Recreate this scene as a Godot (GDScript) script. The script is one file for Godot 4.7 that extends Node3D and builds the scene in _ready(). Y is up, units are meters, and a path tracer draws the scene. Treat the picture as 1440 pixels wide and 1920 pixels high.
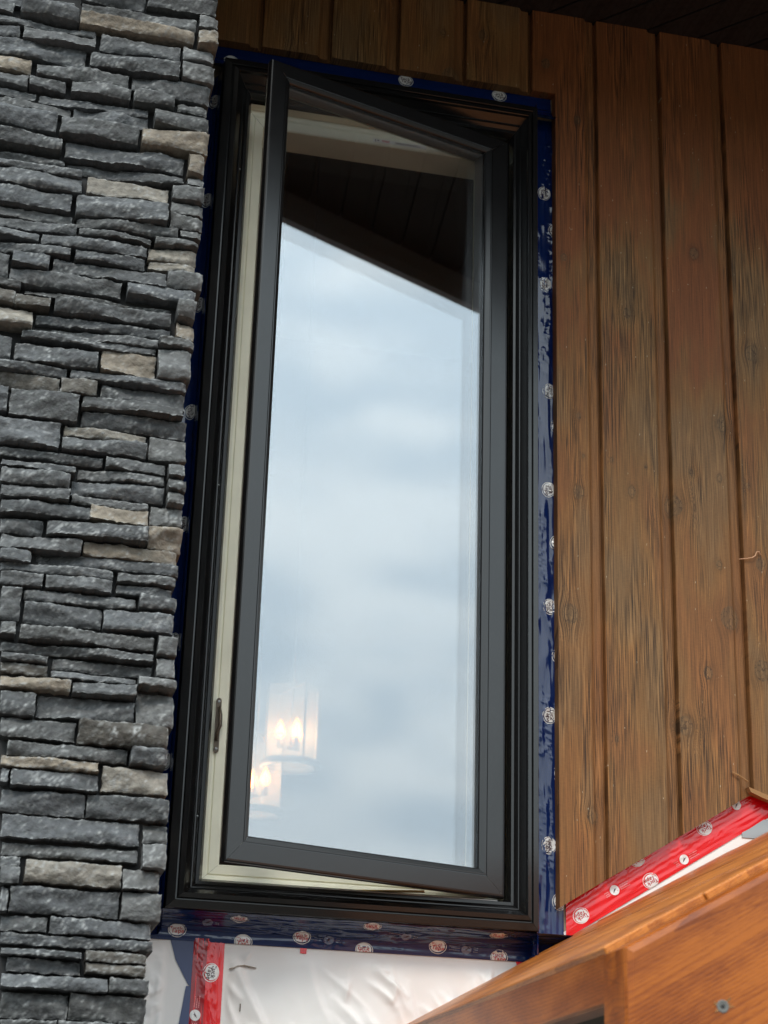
extends Node3D
# A tall casement window standing open in a half finished house wall: ledgestone on the left, stained boards on the right.
# Metres, y up. The house wall looks towards +z; the front of the window frame lies at z = 0.

const WALL_Z := -0.0800    # face of the sheathing
const BOARD_Z := -0.0550   # face of the siding boards
const SOFFIT_Y := 3.902
const FRAME_L := 0.0015
const FRAME_R := 0.6095
const FRAME_B := 2.0750
const FRAME_T := 3.6450

var M := {}
var rng := RandomNumberGenerator.new()


func _ready() -> void:
	rng.seed = 20240611
	make_camera()
	make_sky()
	make_materials()
	make_ground()
	make_house()
	make_soffit()
	make_siding()
	make_stone()
	make_wrap()
	make_window()
	make_lamps()
	make_tapes()
	make_porch_roof()
	make_small_things()


func make_camera() -> void:
	var cam := Camera3D.new()
	cam.name = "camera"
	var lens := CameraAttributesPhysical.new()
	lens.frustum_focal_length = 43.75
	lens.frustum_near = 0.05
	lens.frustum_far = 900.0
	lens.frustum_focus_distance = 3.15
	lens.exposure_aperture = 5.6
	cam.attributes = lens
	add_child(cam)
	cam.position = Vector3(-0.3256, 1.6, 2.922)
	cam.rotation_degrees = Vector3(21.330, -12.610, 1.760)
	cam.fov = 30.68
	cam.near = 0.05
	cam.far = 900.0
	cam.current = true


func make_sky() -> void:
	var e := Environment.new()
	e.background_mode = Environment.BG_SKY
	e.tonemap_mode = Environment.TONE_MAPPER_LINEAR
	e.tonemap_exposure = 1.0
	e.sdfgi_enabled = true
	e.ssao_enabled = true
	e.ssil_enabled = true
	var s := Sky.new()
	var p := PanoramaSkyMaterial.new()
	p.panorama = overcast_sky(1024, 512)
	p.energy_multiplier = SKY_ENERGY
	s.sky_material = p
	e.sky = s
	var w := WorldEnvironment.new()
	w.name = "world"
	w.environment = e
	add_child(w)
	var sun := DirectionalLight3D.new()
	sun.name = "sun"
	sun.light_energy = 0.45
	sun.light_color = Color(1.0, 0.96, 0.9)
	sun.light_angular_distance = 14.0
	sun.shadow_enabled = true
	add_child(sun)
	sun.rotation_degrees = Vector3(-43.0, -22.0, 0.0)


const SKY_ENERGY := 1.0


# Broken cloud all round, in linear light: pale cloud, thinner grey-blue between.
func overcast_sky(w: int, h: int) -> ImageTexture:
	var big := noise(11, FastNoiseLite.TYPE_SIMPLEX_SMOOTH, 4)
	var fine := noise(12, FastNoiseLite.TYPE_SIMPLEX_SMOOTH, 5)
	var im := Image.create(w, h, false, Image.FORMAT_RGBF)
	var cloud := Color(2.60, 2.88, 2.98)
	var thin := Color(1.94, 2.32, 2.56)
	for j in h:
		var el := (0.5 - (j + 0.5) / h) * PI
		for i in w:
			if el < -0.06:
				im.set_pixel(i, j, Color(0.2, 0.19, 0.18))
				continue
			var az := (i + 0.5) / w * TAU
			var d := Vector3(cos(el) * sin(az), sin(el), cos(el) * cos(az))
			var q := d / (absf(d.y) + 0.28)
			var a := big.get_noise_3d(q.x * 1.7 + 4.0, d.y * 5.5, q.z * 1.7)
			var b := fine.get_noise_3d(q.x * 4.0 + a, d.y * 13.0, q.z * 4.0)
			var k := smoothstep(-0.40, 0.30, a * 0.85 + b * 0.72)
			im.set_pixel(i, j, thin.lerp(cloud, k) * (0.46 + 0.84 * maxf(0.0, sin(el))))   # an overcast sky is brightest overhead
	return ImageTexture.create_from_image(im)


# ---------------------------------------------------------------- helpers

func noise(n: int, kind := FastNoiseLite.TYPE_SIMPLEX_SMOOTH, octaves := 3, freq := 1.0) -> FastNoiseLite:
	var f := FastNoiseLite.new()
	f.seed = n
	f.noise_type = kind
	f.frequency = freq
	f.fractal_type = FastNoiseLite.FRACTAL_FBM if octaves > 1 else FastNoiseLite.FRACTAL_NONE
	f.fractal_octaves = octaves
	return f


func begin(smooth := false) -> SurfaceTool:
	var st := SurfaceTool.new()
	st.begin(Mesh.PRIMITIVE_TRIANGLES)
	st.set_smooth_group(0 if smooth else -1)
	return st


func commit(st: SurfaceTool) -> ArrayMesh:
	st.index()
	st.generate_normals()
	return st.commit()


func put(called: String, mesh: Mesh, m: Material, parent: Node = self) -> MeshInstance3D:
	var o := MeshInstance3D.new()
	o.name = called
	o.mesh = mesh
	o.material_override = m
	parent.add_child(o, true)
	return o


func thing(called: String, label: String, category: String, at := Vector3.ZERO, group := "") -> Node3D:
	var o := Node3D.new()
	o.name = called
	o.position = at
	add_child(o, true)
	return tag(o, label, category, group)


func tag(o: Node3D, label: String, category: String, group := "") -> Node3D:
	o.set_meta("label", label)
	o.set_meta("category", category)
	if group:
		o.set_meta("group", group)
	return o


# A quad whose corners run anticlockwise seen from its front.
func quad(st: SurfaceTool, a: Vector3, b: Vector3, c: Vector3, d: Vector3) -> void:
	for v in [a, c, b, a, d, c]:
		st.add_vertex(v)


func tri(st: SurfaceTool, a: Vector3, b: Vector3, c: Vector3) -> void:
	for v in [a, c, b]:
		st.add_vertex(v)


# A box with chamfered edges between two corners, moved by t.
func block(st: SurfaceTool, lo: Vector3, hi: Vector3, bevel := 0.0, t := Transform3D.IDENTITY) -> void:
	var mid := (lo + hi) / 2.0
	var half := (hi - lo) / 2.0
	var v := func(x: float, y: float, z: float, inset: int) -> Vector3:
		var e := half - Vector3(bevel, bevel, bevel)
		e[inset] = half[inset]
		return t * (mid + Vector3(x * e.x, y * e.y, z * e.z))
	for k in 3:
		for s in [-1.0, 1.0]:
			var c := []
			for q in [[-1, -1], [1, -1], [1, 1], [-1, 1]]:
				var p := Vector3.ZERO
				p[k] = s
				p[(k + 1) % 3] = q[0]
				p[(k + 2) % 3] = q[1]
				c.append(v.call(p.x, p.y, p.z, k))
			if s > 0:
				quad(st, c[0], c[1], c[2], c[3])
			else:
				quad(st, c[3], c[2], c[1], c[0])
	if bevel <= 0.0:
		return
	for k in 3:   # edges along axis k
		var a := (k + 1) % 3
		var b := (k + 2) % 3
		for sa in [-1.0, 1.0]:
			for sb in [-1.0, 1.0]:
				var p := Vector3.ZERO
				p[a] = sa
				p[b] = sb
				var p0 := p
				var p1 := p
				p0[k] = -1.0
				p1[k] = 1.0
				var c := [v.call(p0.x, p0.y, p0.z, a), v.call(p1.x, p1.y, p1.z, a), v.call(p1.x, p1.y, p1.z, b), v.call(p0.x, p0.y, p0.z, b)]
				if sa * sb > 0:
					quad(st, c[3], c[2], c[1], c[0])
				else:
					quad(st, c[0], c[1], c[2], c[3])
	for x in [-1.0, 1.0]:
		for y in [-1.0, 1.0]:
			for z in [-1.0, 1.0]:
				var c := [v.call(x, y, z, 0), v.call(x, y, z, 1), v.call(x, y, z, 2)]
				if x * y * z > 0:
					tri(st, c[0], c[1], c[2])
				else:
					tri(st, c[2], c[1], c[0])


func boxmesh(lo: Vector3, hi: Vector3, bevel := 0.0, t := Transform3D.IDENTITY) -> ArrayMesh:
	var st := begin()
	block(st, lo, hi, bevel, t)
	return commit(st)


# A sheet of nu x nv cells; f(u, v) gives its points, u to the right and v up when seen from its front.
func sheet(st: SurfaceTool, nu: int, nv: int, f: Callable, uv_size := Vector2.ONE) -> void:
	var p := []
	for j in nv + 1:
		var row := PackedVector3Array()
		for i in nu + 1:
			row.append(f.call(float(i) / nu, float(j) / nv))
		p.append(row)
	for j in nv:
		for i in nu:
			for q in [[0, 0], [1, 1], [1, 0], [0, 0], [0, 1], [1, 1]]:
				st.set_uv(Vector2(float(i + q[0]) / nu, float(j + q[1]) / nv) * uv_size)
				st.add_vertex(p[j + q[1]][i + q[0]])


# A turned solid: profile of (radius, height) swept round the y axis at c.
func lathe(st: SurfaceTool, c: Vector3, profile: Array, sides := 24, t := Transform3D.IDENTITY) -> void:
	for k in profile.size() - 1:
		var a: Vector2 = profile[k]
		var b: Vector2 = profile[k + 1]
		for i in sides:
			var u := TAU * i / sides
			var w := TAU * (i + 1) / sides
			var p := [Vector3(a.x * sin(u), a.y, a.x * cos(u)), Vector3(a.x * sin(w), a.y, a.x * cos(w)), Vector3(b.x * sin(w), b.y, b.x * cos(w)), Vector3(b.x * sin(u), b.y, b.x * cos(u))]
			if a.x > 0.0:
				tri(st, t * (c + p[0]), t * (c + p[1]), t * (c + p[2]))
			if b.x > 0.0:
				tri(st, t * (c + p[0]), t * (c + p[2]), t * (c + p[3]))


# A round bar through points.
func tube(st: SurfaceTool, pts: Array, r: float, sides := 8) -> void:
	var rings := []
	for k in pts.size():
		var d: Vector3 = (pts[mini(k + 1, pts.size() - 1)] - pts[maxi(k - 1, 0)]).normalized()
		var a := d.cross(Vector3(0.31, 0.2, 0.93)).normalized()
		var b := d.cross(a)
		var ring := []
		for i in sides:
			var u := TAU * i / sides
			ring.append(pts[k] + (a * cos(u) + b * sin(u)) * r)
		rings.append(ring)
	for k in rings.size() - 1:
		for i in sides:
			var n := (i + 1) % sides
			quad(st, rings[k][i], rings[k][n], rings[k + 1][n], rings[k + 1][i])
	for i in range(1, sides - 1):
		tri(st, rings[0][0], rings[0][i + 1], rings[0][i])
		tri(st, rings[-1][0], rings[-1][i], rings[-1][i + 1])


# A flat polygon (x, y) with thickness, its front at z1.
func slab(st: SurfaceTool, poly: PackedVector2Array, z0: float, z1: float, t := Transform3D.IDENTITY) -> void:
	if Geometry2D.is_polygon_clockwise(poly):
		poly.reverse()
	var ids := Geometry2D.triangulate_polygon(poly)
	for k in range(0, ids.size(), 3):
		var a := poly[ids[k]]
		var b := poly[ids[k + 1]]
		var c := poly[ids[k + 2]]
		if (b - a).cross(c - a) < 0.0:
			var swap := b
			b = c
			c = swap
		tri(st, t * Vector3(a.x, a.y, z1), t * Vector3(b.x, b.y, z1), t * Vector3(c.x, c.y, z1))
		tri(st, t * Vector3(a.x, a.y, z0), t * Vector3(c.x, c.y, z0), t * Vector3(b.x, b.y, z0))
	for k in poly.size():
		var a := poly[k]
		var b := poly[(k + 1) % poly.size()]
		quad(st, t * Vector3(a.x, a.y, z0), t * Vector3(b.x, b.y, z0), t * Vector3(b.x, b.y, z1), t * Vector3(a.x, a.y, z1))


# ---------------------------------------------------------------- materials

func paint(c: Color, rough: float, spec := 0.5) -> StandardMaterial3D:
	var m := StandardMaterial3D.new()
	m.albedo_color = c.linear_to_srgb()
	m.roughness = rough
	m.metallic_specular = spec
	return m


func noise_tex(n: FastNoiseLite, size: int, low: Color, high: Color, w := 0) -> NoiseTexture2D:
	var t := NoiseTexture2D.new()
	t.width = w if w else size
	t.height = size
	t.seamless = true
	t.noise = n
	var g := Gradient.new()
	g.set_color(0, low)
	g.set_color(1, high)
	t.color_ramp = g
	return t


func triplanar(m: StandardMaterial3D, scale: Vector3, world := false) -> StandardMaterial3D:
	m.uv1_triplanar = true
	m.uv1_world_triplanar = world
	m.uv1_scale = scale
	m.uv1_triplanar_sharpness = 6.0
	return m


func grey(v: float) -> Color:
	return Color(v, v, v)


func make_materials() -> void:
	var f := noise(31, FastNoiseLite.TYPE_SIMPLEX_SMOOTH, 5, 0.02)
	# cast stone: colour per stone in the vertices, a mineral mottle and a rough grain over it
	var stone := paint(Color.WHITE, 0.82, 0.45)
	stone.vertex_color_use_as_albedo = true
	stone.albedo_texture = noise_tex(f, 512, grey(0.72), grey(1.0))
	var grain := noise(32, FastNoiseLite.TYPE_SIMPLEX_SMOOTH, 5, 0.035)
	stone.heightmap_enabled = true
	stone.heightmap_texture = noise_tex(grain, 512, grey(0.0), grey(1.0))
	stone.heightmap_scale = 0.13
	M.stone = triplanar(stone, Vector3(5.2, 6.5, 5.2), true)
	M.mortar = paint(Color(0.035, 0.035, 0.036), 0.95)

	# stained siding, laid out in metres over the wall
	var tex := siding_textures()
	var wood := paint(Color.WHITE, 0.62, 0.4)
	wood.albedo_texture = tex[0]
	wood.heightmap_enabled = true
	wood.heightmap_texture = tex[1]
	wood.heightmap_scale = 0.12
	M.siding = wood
	M.cut_wood = paint(Color(0.30, 0.15, 0.055), 0.8)

	# oiled cedar of the porch roof; x runs with the grain in each piece
	var fib := cedar_texture()
	for k in 3:
		var c: Color = [Color(0.40, 0.114, 0.017), Color(0.58, 0.200, 0.036), Color(0.39, 0.104, 0.0100)][k]
		var m := paint(c, 0.34, 0.42)
		m.albedo_texture = fib[0]
		m.heightmap_enabled = true
		m.heightmap_texture = fib[1]
		m.heightmap_scale = 0.02
		m.uv1_offset = Vector3(0.37 * k, 0.11 * k, 0.23 * k)
		M["cedar%d" % k] = triplanar(m, [Vector3(0.8, 4.0, 4.0), Vector3(0.8, 4.0, 4.0), Vector3(0.8, 4.0, 4.0)][k])
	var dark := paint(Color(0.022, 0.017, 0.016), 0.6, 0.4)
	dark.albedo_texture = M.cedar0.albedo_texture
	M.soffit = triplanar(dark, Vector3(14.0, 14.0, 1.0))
	M.fascia = paint(Color(0.28, 0.31, 0.35), 0.45)

	# window
	var black := paint(Color(0.0085, 0.0082, 0.0090), 0.25, 0.54)
	var dust := noise(51, FastNoiseLite.TYPE_SIMPLEX_SMOOTH, 4, 0.015)
	black.roughness_texture = noise_tex(dust, 256, grey(0.82), grey(1.0))
	black.roughness_texture_channel = BaseMaterial3D.TEXTURE_CHANNEL_RED
	var specks := NoiseTexture2D.new()   # building dust, a fine grain with a few heavier flecks
	specks.width = 512
	specks.height = 512
	specks.seamless = true
	specks.noise = noise(52, FastNoiseLite.TYPE_SIMPLEX, 3, 0.11)
	var ramp := Gradient.new()
	ramp.offsets = PackedFloat32Array([0.0, 0.55, 0.74, 0.86, 1.0])
	ramp.colors = PackedColorArray([grey(0.45), grey(0.47), grey(0.52), grey(0.66), grey(0.75)])
	specks.color_ramp = ramp
	black.albedo_color = Color(0.036, 0.0345, 0.036).linear_to_srgb()
	black.albedo_texture = specks
	M.black = triplanar(black, Vector3(3, 3, 3))
	M.rubber = paint(Color(0.014, 0.012, 0.012), 0.7)
	M.weatherstrip = paint(Color(0.013, 0.005, 0.004), 0.8)
	var cream := paint(Color(0.87, 0.845, 0.69), 0.4, 0.5)
	cream.albedo_texture = noise_tex(dust, 256, grey(0.90), grey(1.0))
	M.cream = triplanar(cream, Vector3(2, 2, 2))
	M.glass_coated = pane(0.165)
	M.glass = pane(0.075)
	M.bronze = paint(Color(0.10, 0.075, 0.055), 0.4, 0.6)
	M.bronze.metallic = 0.6
	M.steel = paint(Color(0.33, 0.33, 0.33), 0.42)
	M.steel.metallic = 0.85
	M.dull_steel = paint(Color(0.13, 0.125, 0.115), 0.6)
	M.brass = paint(Color(0.45, 0.30, 0.10), 0.4)
	M.brass.metallic = 0.8

	# tapes and wrap
	M.blue_tape = film(Color(0.0008, 0.0135, 0.086))
	M.blue_back = paint(Color(0.050, 0.068, 0.155), 0.45)
	M.red_tape = film(Color(0.72, 0.004, 0.010))
	M.red_dark = film(Color(0.30, 0.004, 0.012))
	M.print_white = film(Color(0.74, 0.72, 0.70))
	M.print_ink = paint(Color(0.05, 0.012, 0.02), 0.3)
	M.print_red = paint(Color(0.45, 0.02, 0.03), 0.3)
	M.print_faint_blue = film(Color(0.16, 0.18, 0.26))
	M.print_faint_red = film(Color(0.75, 0.20, 0.20))
	var wrap := paint(Color(0.89, 0.865, 0.85), 0.5, 0.4)
	wrap.albedo_texture = noise_tex(noise(61, FastNoiseLite.TYPE_SIMPLEX_SMOOTH, 4, 0.01), 256, Color(0.93, 0.91, 0.90), grey(1.0))
	M.wrap = triplanar(wrap, Vector3(1.7, 1.7, 1.7))
	M.wrap_ink = paint(Color(0.16, 0.13, 0.13), 0.6)
	M.tear = paint(Color(0.38, 0.31, 0.25), 0.8)

	# indoors and out
	M.room = paint(Color(0.16, 0.145, 0.13), 0.9)
	M.ceiling = paint(Color(0.045, 0.032, 0.025), 0.8)
	M.sheathing = paint(Color(0.35, 0.27, 0.18), 0.9)
	var gravel := paint(Color(0.125, 0.112, 0.098), 0.95)
	gravel.albedo_texture = noise_tex(noise(71, FastNoiseLite.TYPE_CELLULAR, 3, 0.06), 512, grey(0.6), grey(1.0))
	M.sky_block_green = paint(Color(0.035, 0.050, 0.030), 0.95)
	M.ground = triplanar(gravel, Vector3(0.8, 0.8, 0.8), true)


# A coated pane: part mirror, the rest clear.
func pane(share: float) -> StandardMaterial3D:
	var m := StandardMaterial3D.new()
	m.transparency = BaseMaterial3D.TRANSPARENCY_ALPHA
	m.albedo_color = Color(0.97, 0.985, 1.0, share)
	var im := Image.create(4, 4, false, Image.FORMAT_RGB8)
	im.fill(Color.WHITE)
	m.albedo_texture = ImageTexture.create_from_image(im)
	m.metallic = 1.0
	m.roughness = 0.0
	return m


func film(c: Color) -> StandardMaterial3D:
	var m := paint(c, 0.15, 0.48)
	m.clearcoat_enabled = true
	m.clearcoat = 0.35
	m.clearcoat_roughness = 0.08
	return m


# Oiled cedar, 1.25 m along the grain (u) by 0.25 m across: late-wood lines that wander, pores, a knot or two; [colour, height].
func cedar_texture() -> Array:
	var n := 512
	var warp := noise(42, FastNoiseLite.TYPE_SIMPLEX_SMOOTH, 3)
	var pore := noise(43, FastNoiseLite.TYPE_SIMPLEX, 2)
	var im := Image.create(n, n, false, Image.FORMAT_RGB8)
	var hi := Image.create(n, n, false, Image.FORMAT_L8)
	for j in n:
		for i in n:
			var x := 1.25 * i / n
			var y := 0.25 * j / n
			var kx := (x - 0.82) / 0.035
			var ky := (y - 0.155) / 0.016
			var kn := sqrt(kx * kx + ky * ky)
			var bend := 0.011 * exp(-kn * 0.8) * signf(ky)
			var ring := (y + bend + 0.010 * warp.get_noise_2d(x * 1.0, y * 5.0) + 0.0008 * warp.get_noise_2d(x * 7.0, y * 40.0)) / (0.0050 + 0.0018 * warp.get_noise_2d(3.0, y * 9.0))
			var late := pow(ring - floorf(ring), 3.0)
			var p := pore.get_noise_2d(x * 45.0, y * 900.0)
			var blot := warp.get_noise_2d(x * 5.0 + 30.0, y * 14.0)
			var tone := 0.92 - 0.20 * late + 0.10 * p + 0.24 * blot
			if kn < 1.0:
				tone *= 0.62 + 0.12 * sin(kn * 14.0)
			tone = clampf(tone, 0.2, 1.0)
			im.set_pixel(i, j, Color(tone, pow(tone, 1.35), pow(tone, 1.6)))
			hi.set_pixel(i, j, grey(clampf(0.6 - 0.3 * late + 0.3 * p, 0.0, 1.0)))
	return [ImageTexture.create_from_image(im), ImageTexture.create_from_image(hi)]


# Rough-sawn boards under a brown stain: fibres, drying cracks, knots and grey-worn patches. One picture for the wall right of the window,
# 0.56 m by 2.0 m, so that every board has its own grain and its own knots; [colour, height].
func siding_textures() -> Array:
	var w := 1024
	var h := 1536
	var x0 := 0.60
	var y1 := 3.95
	var sx := 0.56 / w
	var sy := 2.0 / h
	var fibre := noise(1, FastNoiseLite.TYPE_SIMPLEX, 2)
	var band := noise(2, FastNoiseLite.TYPE_SIMPLEX_SMOOTH, 3)
	var crack := noise(3, FastNoiseLite.TYPE_SIMPLEX_SMOOTH, 2)
	var patch := noise(4, FastNoiseLite.TYPE_SIMPLEX_SMOOTH, 4)
	var saw := noise(5, FastNoiseLite.TYPE_SIMPLEX, 1)
	var knots := [[0.802, 2.886, 0.0075], [0.710, 2.944, 0.003], [0.765, 2.944, 0.003], [0.830, 2.938, 0.0025], [0.884, 2.868, 0.016], [0.975, 2.933, 0.005], [0.985, 3.042, 0.012],
		[0.967, 2.761, 0.006], [0.682, 2.639, 0.015], [0.985, 2.662, 0.019], [1.043, 2.569, 0.016], [0.920, 2.938, 0.005], [0.701, 3.023, 0.005], [0.938, 2.555, 0.009],
		[0.892, 2.455, 0.014], [0.720, 2.282, 0.011], [1.049, 2.772, 0.010], [0.640, 3.78, 0.009], [0.705, 3.66, 0.007], [0.94, 3.40, 0.009], [0.80, 3.25, 0.008], [1.05, 3.20, 0.013],
		[1.10, 3.02, 0.01], [1.09, 2.34, 0.012], [0.86, 2.20, 0.008], [0.700, 2.872, 0.010], [1.03, 2.925, 0.004], [0.675, 3.35, 0.006], [0.765, 2.42, 0.004]]
	var edges := [0.600, 0.748, 0.882, 1.017, 1.151]
	var hues := [Color(0.206, 0.090, 0.026), Color(0.185, 0.090, 0.029), Color(0.196, 0.090, 0.028), Color(0.191, 0.090, 0.028), Color(0.188, 0.088, 0.028)]
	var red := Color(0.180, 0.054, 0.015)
	var worn := Color(0.150, 0.090, 0.042)
	var dark := Color(0.030, 0.014, 0.006)
	var col := PackedByteArray()
	col.resize(w * h * 3)
	var hei := PackedByteArray()
	hei.resize(w * h)
	var lut := PackedByteArray()   # linear to sRGB
	lut.resize(1025)
	for k in 1025:
		lut[k] = int(clampf(grey(k / 1024.0).linear_to_srgb().r * 255.0 + 0.5, 0, 255))
	var specks := {}   # sawdust and chips of pale wood caught on the face
	for k in 170:
		var at := rng.randi_range(0, h - 4) * w + rng.randi_range(0, w - 4)
		for q in [0, 1, w, w + 1, w * 2]:
			if q == 0 or rng.randf() < 0.55:
				specks[at + q] = true
	for j in h:
		var y := y1 - (j + 0.5) * sy
		var near := []
		for k in knots:
			if absf(k[1] - y) < k[2] * 3.5:
				near.append(k)
		var b := 0
		for i in w:
			var x := x0 + (i + 0.5) * sx
			if b < 4 and x >= edges[b + 1]:
				b += 1
			var gx := x
			var knot := 9.0
			for k in near:
				var dx: float = x - k[0]
				if absf(dx) < k[2] * 3.5:
					var dy: float = (y - k[1]) * (0.62 + 12.0 * k[2])
					var q: float = sqrt(dx * dx + dy * dy) / k[2]
					if q < knot:
						knot = q
					gx -= dx * 0.75 * exp(-q * q * 0.45)
			var off := b * 3.7
			var n1 := fibre.get_noise_2d(gx * 380.0, y * 5.0 + off) * 0.75 + fibre.get_noise_2d(gx * 700.0 + 70.0, y * 12.0 + off) * 0.45
			var n2 := band.get_noise_2d(gx * 95.0 + off, y * 2.2)
			var n3 := crack.get_noise_2d(gx * 300.0 + off, y * 2.6)
			var n4 := patch.get_noise_2d(x * 7.0 + off * 2.0, y * 2.4)
			var n5 := saw.get_noise_2d(x * 70.0, y * 330.0)
			var open := smoothstep(-0.15, 0.30, patch.get_noise_2d(x * 9.0 + 40.0 + off, y * 1.6) + 0.12 * n1)   # where the grain has opened
			var c: Color = hues[b]
			c = c.lerp(red, smoothstep(0.0, 0.5, n4 + 0.06 + 0.12 * n1) * 0.35)
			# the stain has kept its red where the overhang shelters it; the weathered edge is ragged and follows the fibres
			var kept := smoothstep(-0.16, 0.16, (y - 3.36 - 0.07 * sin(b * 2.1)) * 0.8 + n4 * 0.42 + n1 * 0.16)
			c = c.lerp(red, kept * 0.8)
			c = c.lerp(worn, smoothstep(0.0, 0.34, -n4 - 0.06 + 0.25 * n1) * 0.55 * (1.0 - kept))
			if b < 4 and edges[b + 1] - x < 0.027:   # the rebate, tinted towards orange-brown
				c = c.lerp(Color(0.205, 0.085, 0.028), 0.5)
			var tone := 1.0 + n1 * (0.40 + 0.70 * open) + n2 * 0.22 + n5 * 0.06
			var slit := smoothstep(0.20, 0.0, absf(n3)) * (0.35 + 0.75 * open) * smoothstep(-0.15, 0.30, n2 + 0.15)
			var high := 0.55 + n1 * 0.22 * (0.4 + open) + n5 * 0.04 - slit * 0.42
			if knot < 3.0:
				if knot < 1.0:
					var ring := 0.5 + 0.5 * sin(knot * 9.0 + n2 * 8.0 + n1 * 3.0)
					c = c.lerp(worn, 0.5)
					tone *= 0.78 + 0.18 * ring
					slit = maxf(slit, smoothstep(0.10, 0.02, absf(crack.get_noise_2d(x * 60.0 + off, y * 60.0))) * 0.8)
					high = 0.62 - 0.25 * slit
				tone *= 1.0 - 0.42 * maxf(0.0, 0.25 + n2 + n1 * 0.6) * exp(-pow((knot - 1.02 - 0.3 * n2) / 0.20, 2.0)) - 0.12 * exp(-pow((knot - 1.5) / 0.5, 2.0))
			c = (c * tone).lerp(dark, slit * 0.85)
			if specks.has(j * w + i):
				c = Color(0.42, 0.36, 0.27)
			var at := (j * w + i) * 3
			col[at] = lut[int(clampf(c.r, 0, 1) * 1024)]
			col[at + 1] = lut[int(clampf(c.g, 0, 1) * 1024)]
			col[at + 2] = lut[int(clampf(c.b, 0, 1) * 1024)]
			hei[j * w + i] = int(clampf(high, 0, 1) * 255)
	return [ImageTexture.create_from_image(Image.create_from_data(w, h, false, Image.FORMAT_RGB8, col)), ImageTexture.create_from_image(Image.create_from_data(w, h, false, Image.FORMAT_L8, hei))]


# ---------------------------------------------------------------- setting and house

func make_ground() -> void:
	var g := put("ground", boxmesh(Vector3(-400, -0.3, -400), Vector3(400, 0, 400)), M.ground)
	g.set_meta("kind", "structure")
	# unseen wooded rise added all round to block low sky from the wall
	var ridge := noise(75, FastNoiseLite.TYPE_SIMPLEX_SMOOTH, 5)
	var st0 := begin(true)
	sheet(st0, 240, 8, func(u: float, v: float) -> Vector3:
		var a := u * TAU
		var r := lerpf(70.0, 150.0, v)
		var top := 15.0 + 6.0 * ridge.get_noise_2d(cos(a) * 3.0, sin(a) * 3.0) + 2.5 * ridge.get_noise_2d(cos(a) * 40.0, sin(a) * 40.0)
		return Vector3(sin(a) * r, -0.2 + top * sin(minf(v * 1.25, 1.0) * PI / 2.0) + (ridge.get_noise_3d(cos(a) * 60.0, v * 20.0, sin(a) * 60.0) * 2.0 if v > 0.05 else 0.0), cos(a) * r))
	put("sky_block_hills", commit(st0), M.sky_block_green).set_meta("kind", "structure")
	# the room behind the window: closed on all sides, dark timber overhead
	var st := begin()
	block(st, Vector3(-1.6, 0.02, -5.1), Vector3(4.4, 5.6, -5.0))
	block(st, Vector3(-1.7, 0.02, -5.1), Vector3(-1.6, 5.6, -0.14))
	block(st, Vector3(4.4, 0.02, -5.1), Vector3(4.5, 5.6, -0.14))
	put("interior_wall", commit(st), M.room).set_meta("kind", "structure")
	put("interior_floor", boxmesh(Vector3(-1.7, 0.0, -5.1), Vector3(4.5, 0.02, -0.14)), M.ceiling).set_meta("kind", "structure")
	put("interior_ceiling", boxmesh(Vector3(-1.8, 5.6, -5.2), Vector3(4.6, 5.7, -0.08)), M.ceiling).set_meta("kind", "structure")


func make_house() -> void:
	var t := thing("house_wall", "sheathed house wall that carries the black casement window", "wall")
	var z0 := -0.14
	for r in [[-1.8, FRAME_L, 0.0, 5.6], [FRAME_R, 4.6, 0.0, 5.6], [FRAME_L, FRAME_R, 0.0, FRAME_B], [FRAME_L, FRAME_R, FRAME_T, 5.6]]:
		put("sheathing_panel", boxmesh(Vector3(r[0], r[2], z0), Vector3(r[1], r[3], WALL_Z)), M.sheathing, t)


func make_soffit() -> void:
	var t := thing("roof_overhang", "dark roof overhang with diagonal soffit boards above the wall", "roof")
	var area := PackedVector2Array([Vector2(-0.047, WALL_Z), Vector2(3.4, WALL_Z), Vector2(3.4, 0.60), Vector2(-0.047, 0.886)])
	# soffit boards run out from the wall at an angle, each with its own open joint
	var dir := Vector2(0.643, 0.766)
	var side := Vector2(-dir.y, dir.x)
	for k in range(-9, 30):
		var c := Vector2(0.944 + 0.106 * k, WALL_Z) - dir * 0.4
		var strip := PackedVector2Array([c + side * 0.0025, c + dir * 2.2 + side * 0.0025, c + dir * 2.2 + side * 0.0787, c + side * 0.0787])
		for poly in Geometry2D.intersect_polygons(strip, area):
			var st := begin()
			slab(st, poly, -0.012, 0.0, Transform3D(Basis(Vector3.RIGHT, PI / 2.0), Vector3(0, SOFFIT_Y, 0)))
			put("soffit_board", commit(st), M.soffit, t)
	var deck := begin()
	slab(deck, area, -0.10, -0.0125, Transform3D(Basis(Vector3.RIGHT, PI / 2.0), Vector3(0, SOFFIT_Y, 0)))
	put("roof_deck", commit(deck), M.rubber, t)
	# the fascia hangs a little below the soffit
	var st2 := begin()
	var a := Vector2(-0.049, 0.8870)
	var b := Vector2(3.41, 0.5995)
	var n := Vector2(-(b - a).y, (b - a).x).normalized()
	slab(st2, PackedVector2Array([a, b, b + n * 0.022, a + n * 0.022]), -0.11, 0.072, Transform3D(Basis(Vector3.RIGHT, PI / 2.0), Vector3(0, SOFFIT_Y, 0)))
	put("fascia_board", commit(st2), M.fascia, t)
	var st3 := begin()
	slab(st3, PackedVector2Array([Vector2(-0.069, 0.32), Vector2(-0.049, 0.32), Vector2(-0.049, 0.90), Vector2(-0.069, 0.90)]), -0.11, 0.05, Transform3D(Basis(Vector3.RIGHT, PI / 2.0), Vector3(0, SOFFIT_Y, 0)))
	put("rake_board", commit(st3), M.fascia, t)


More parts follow.
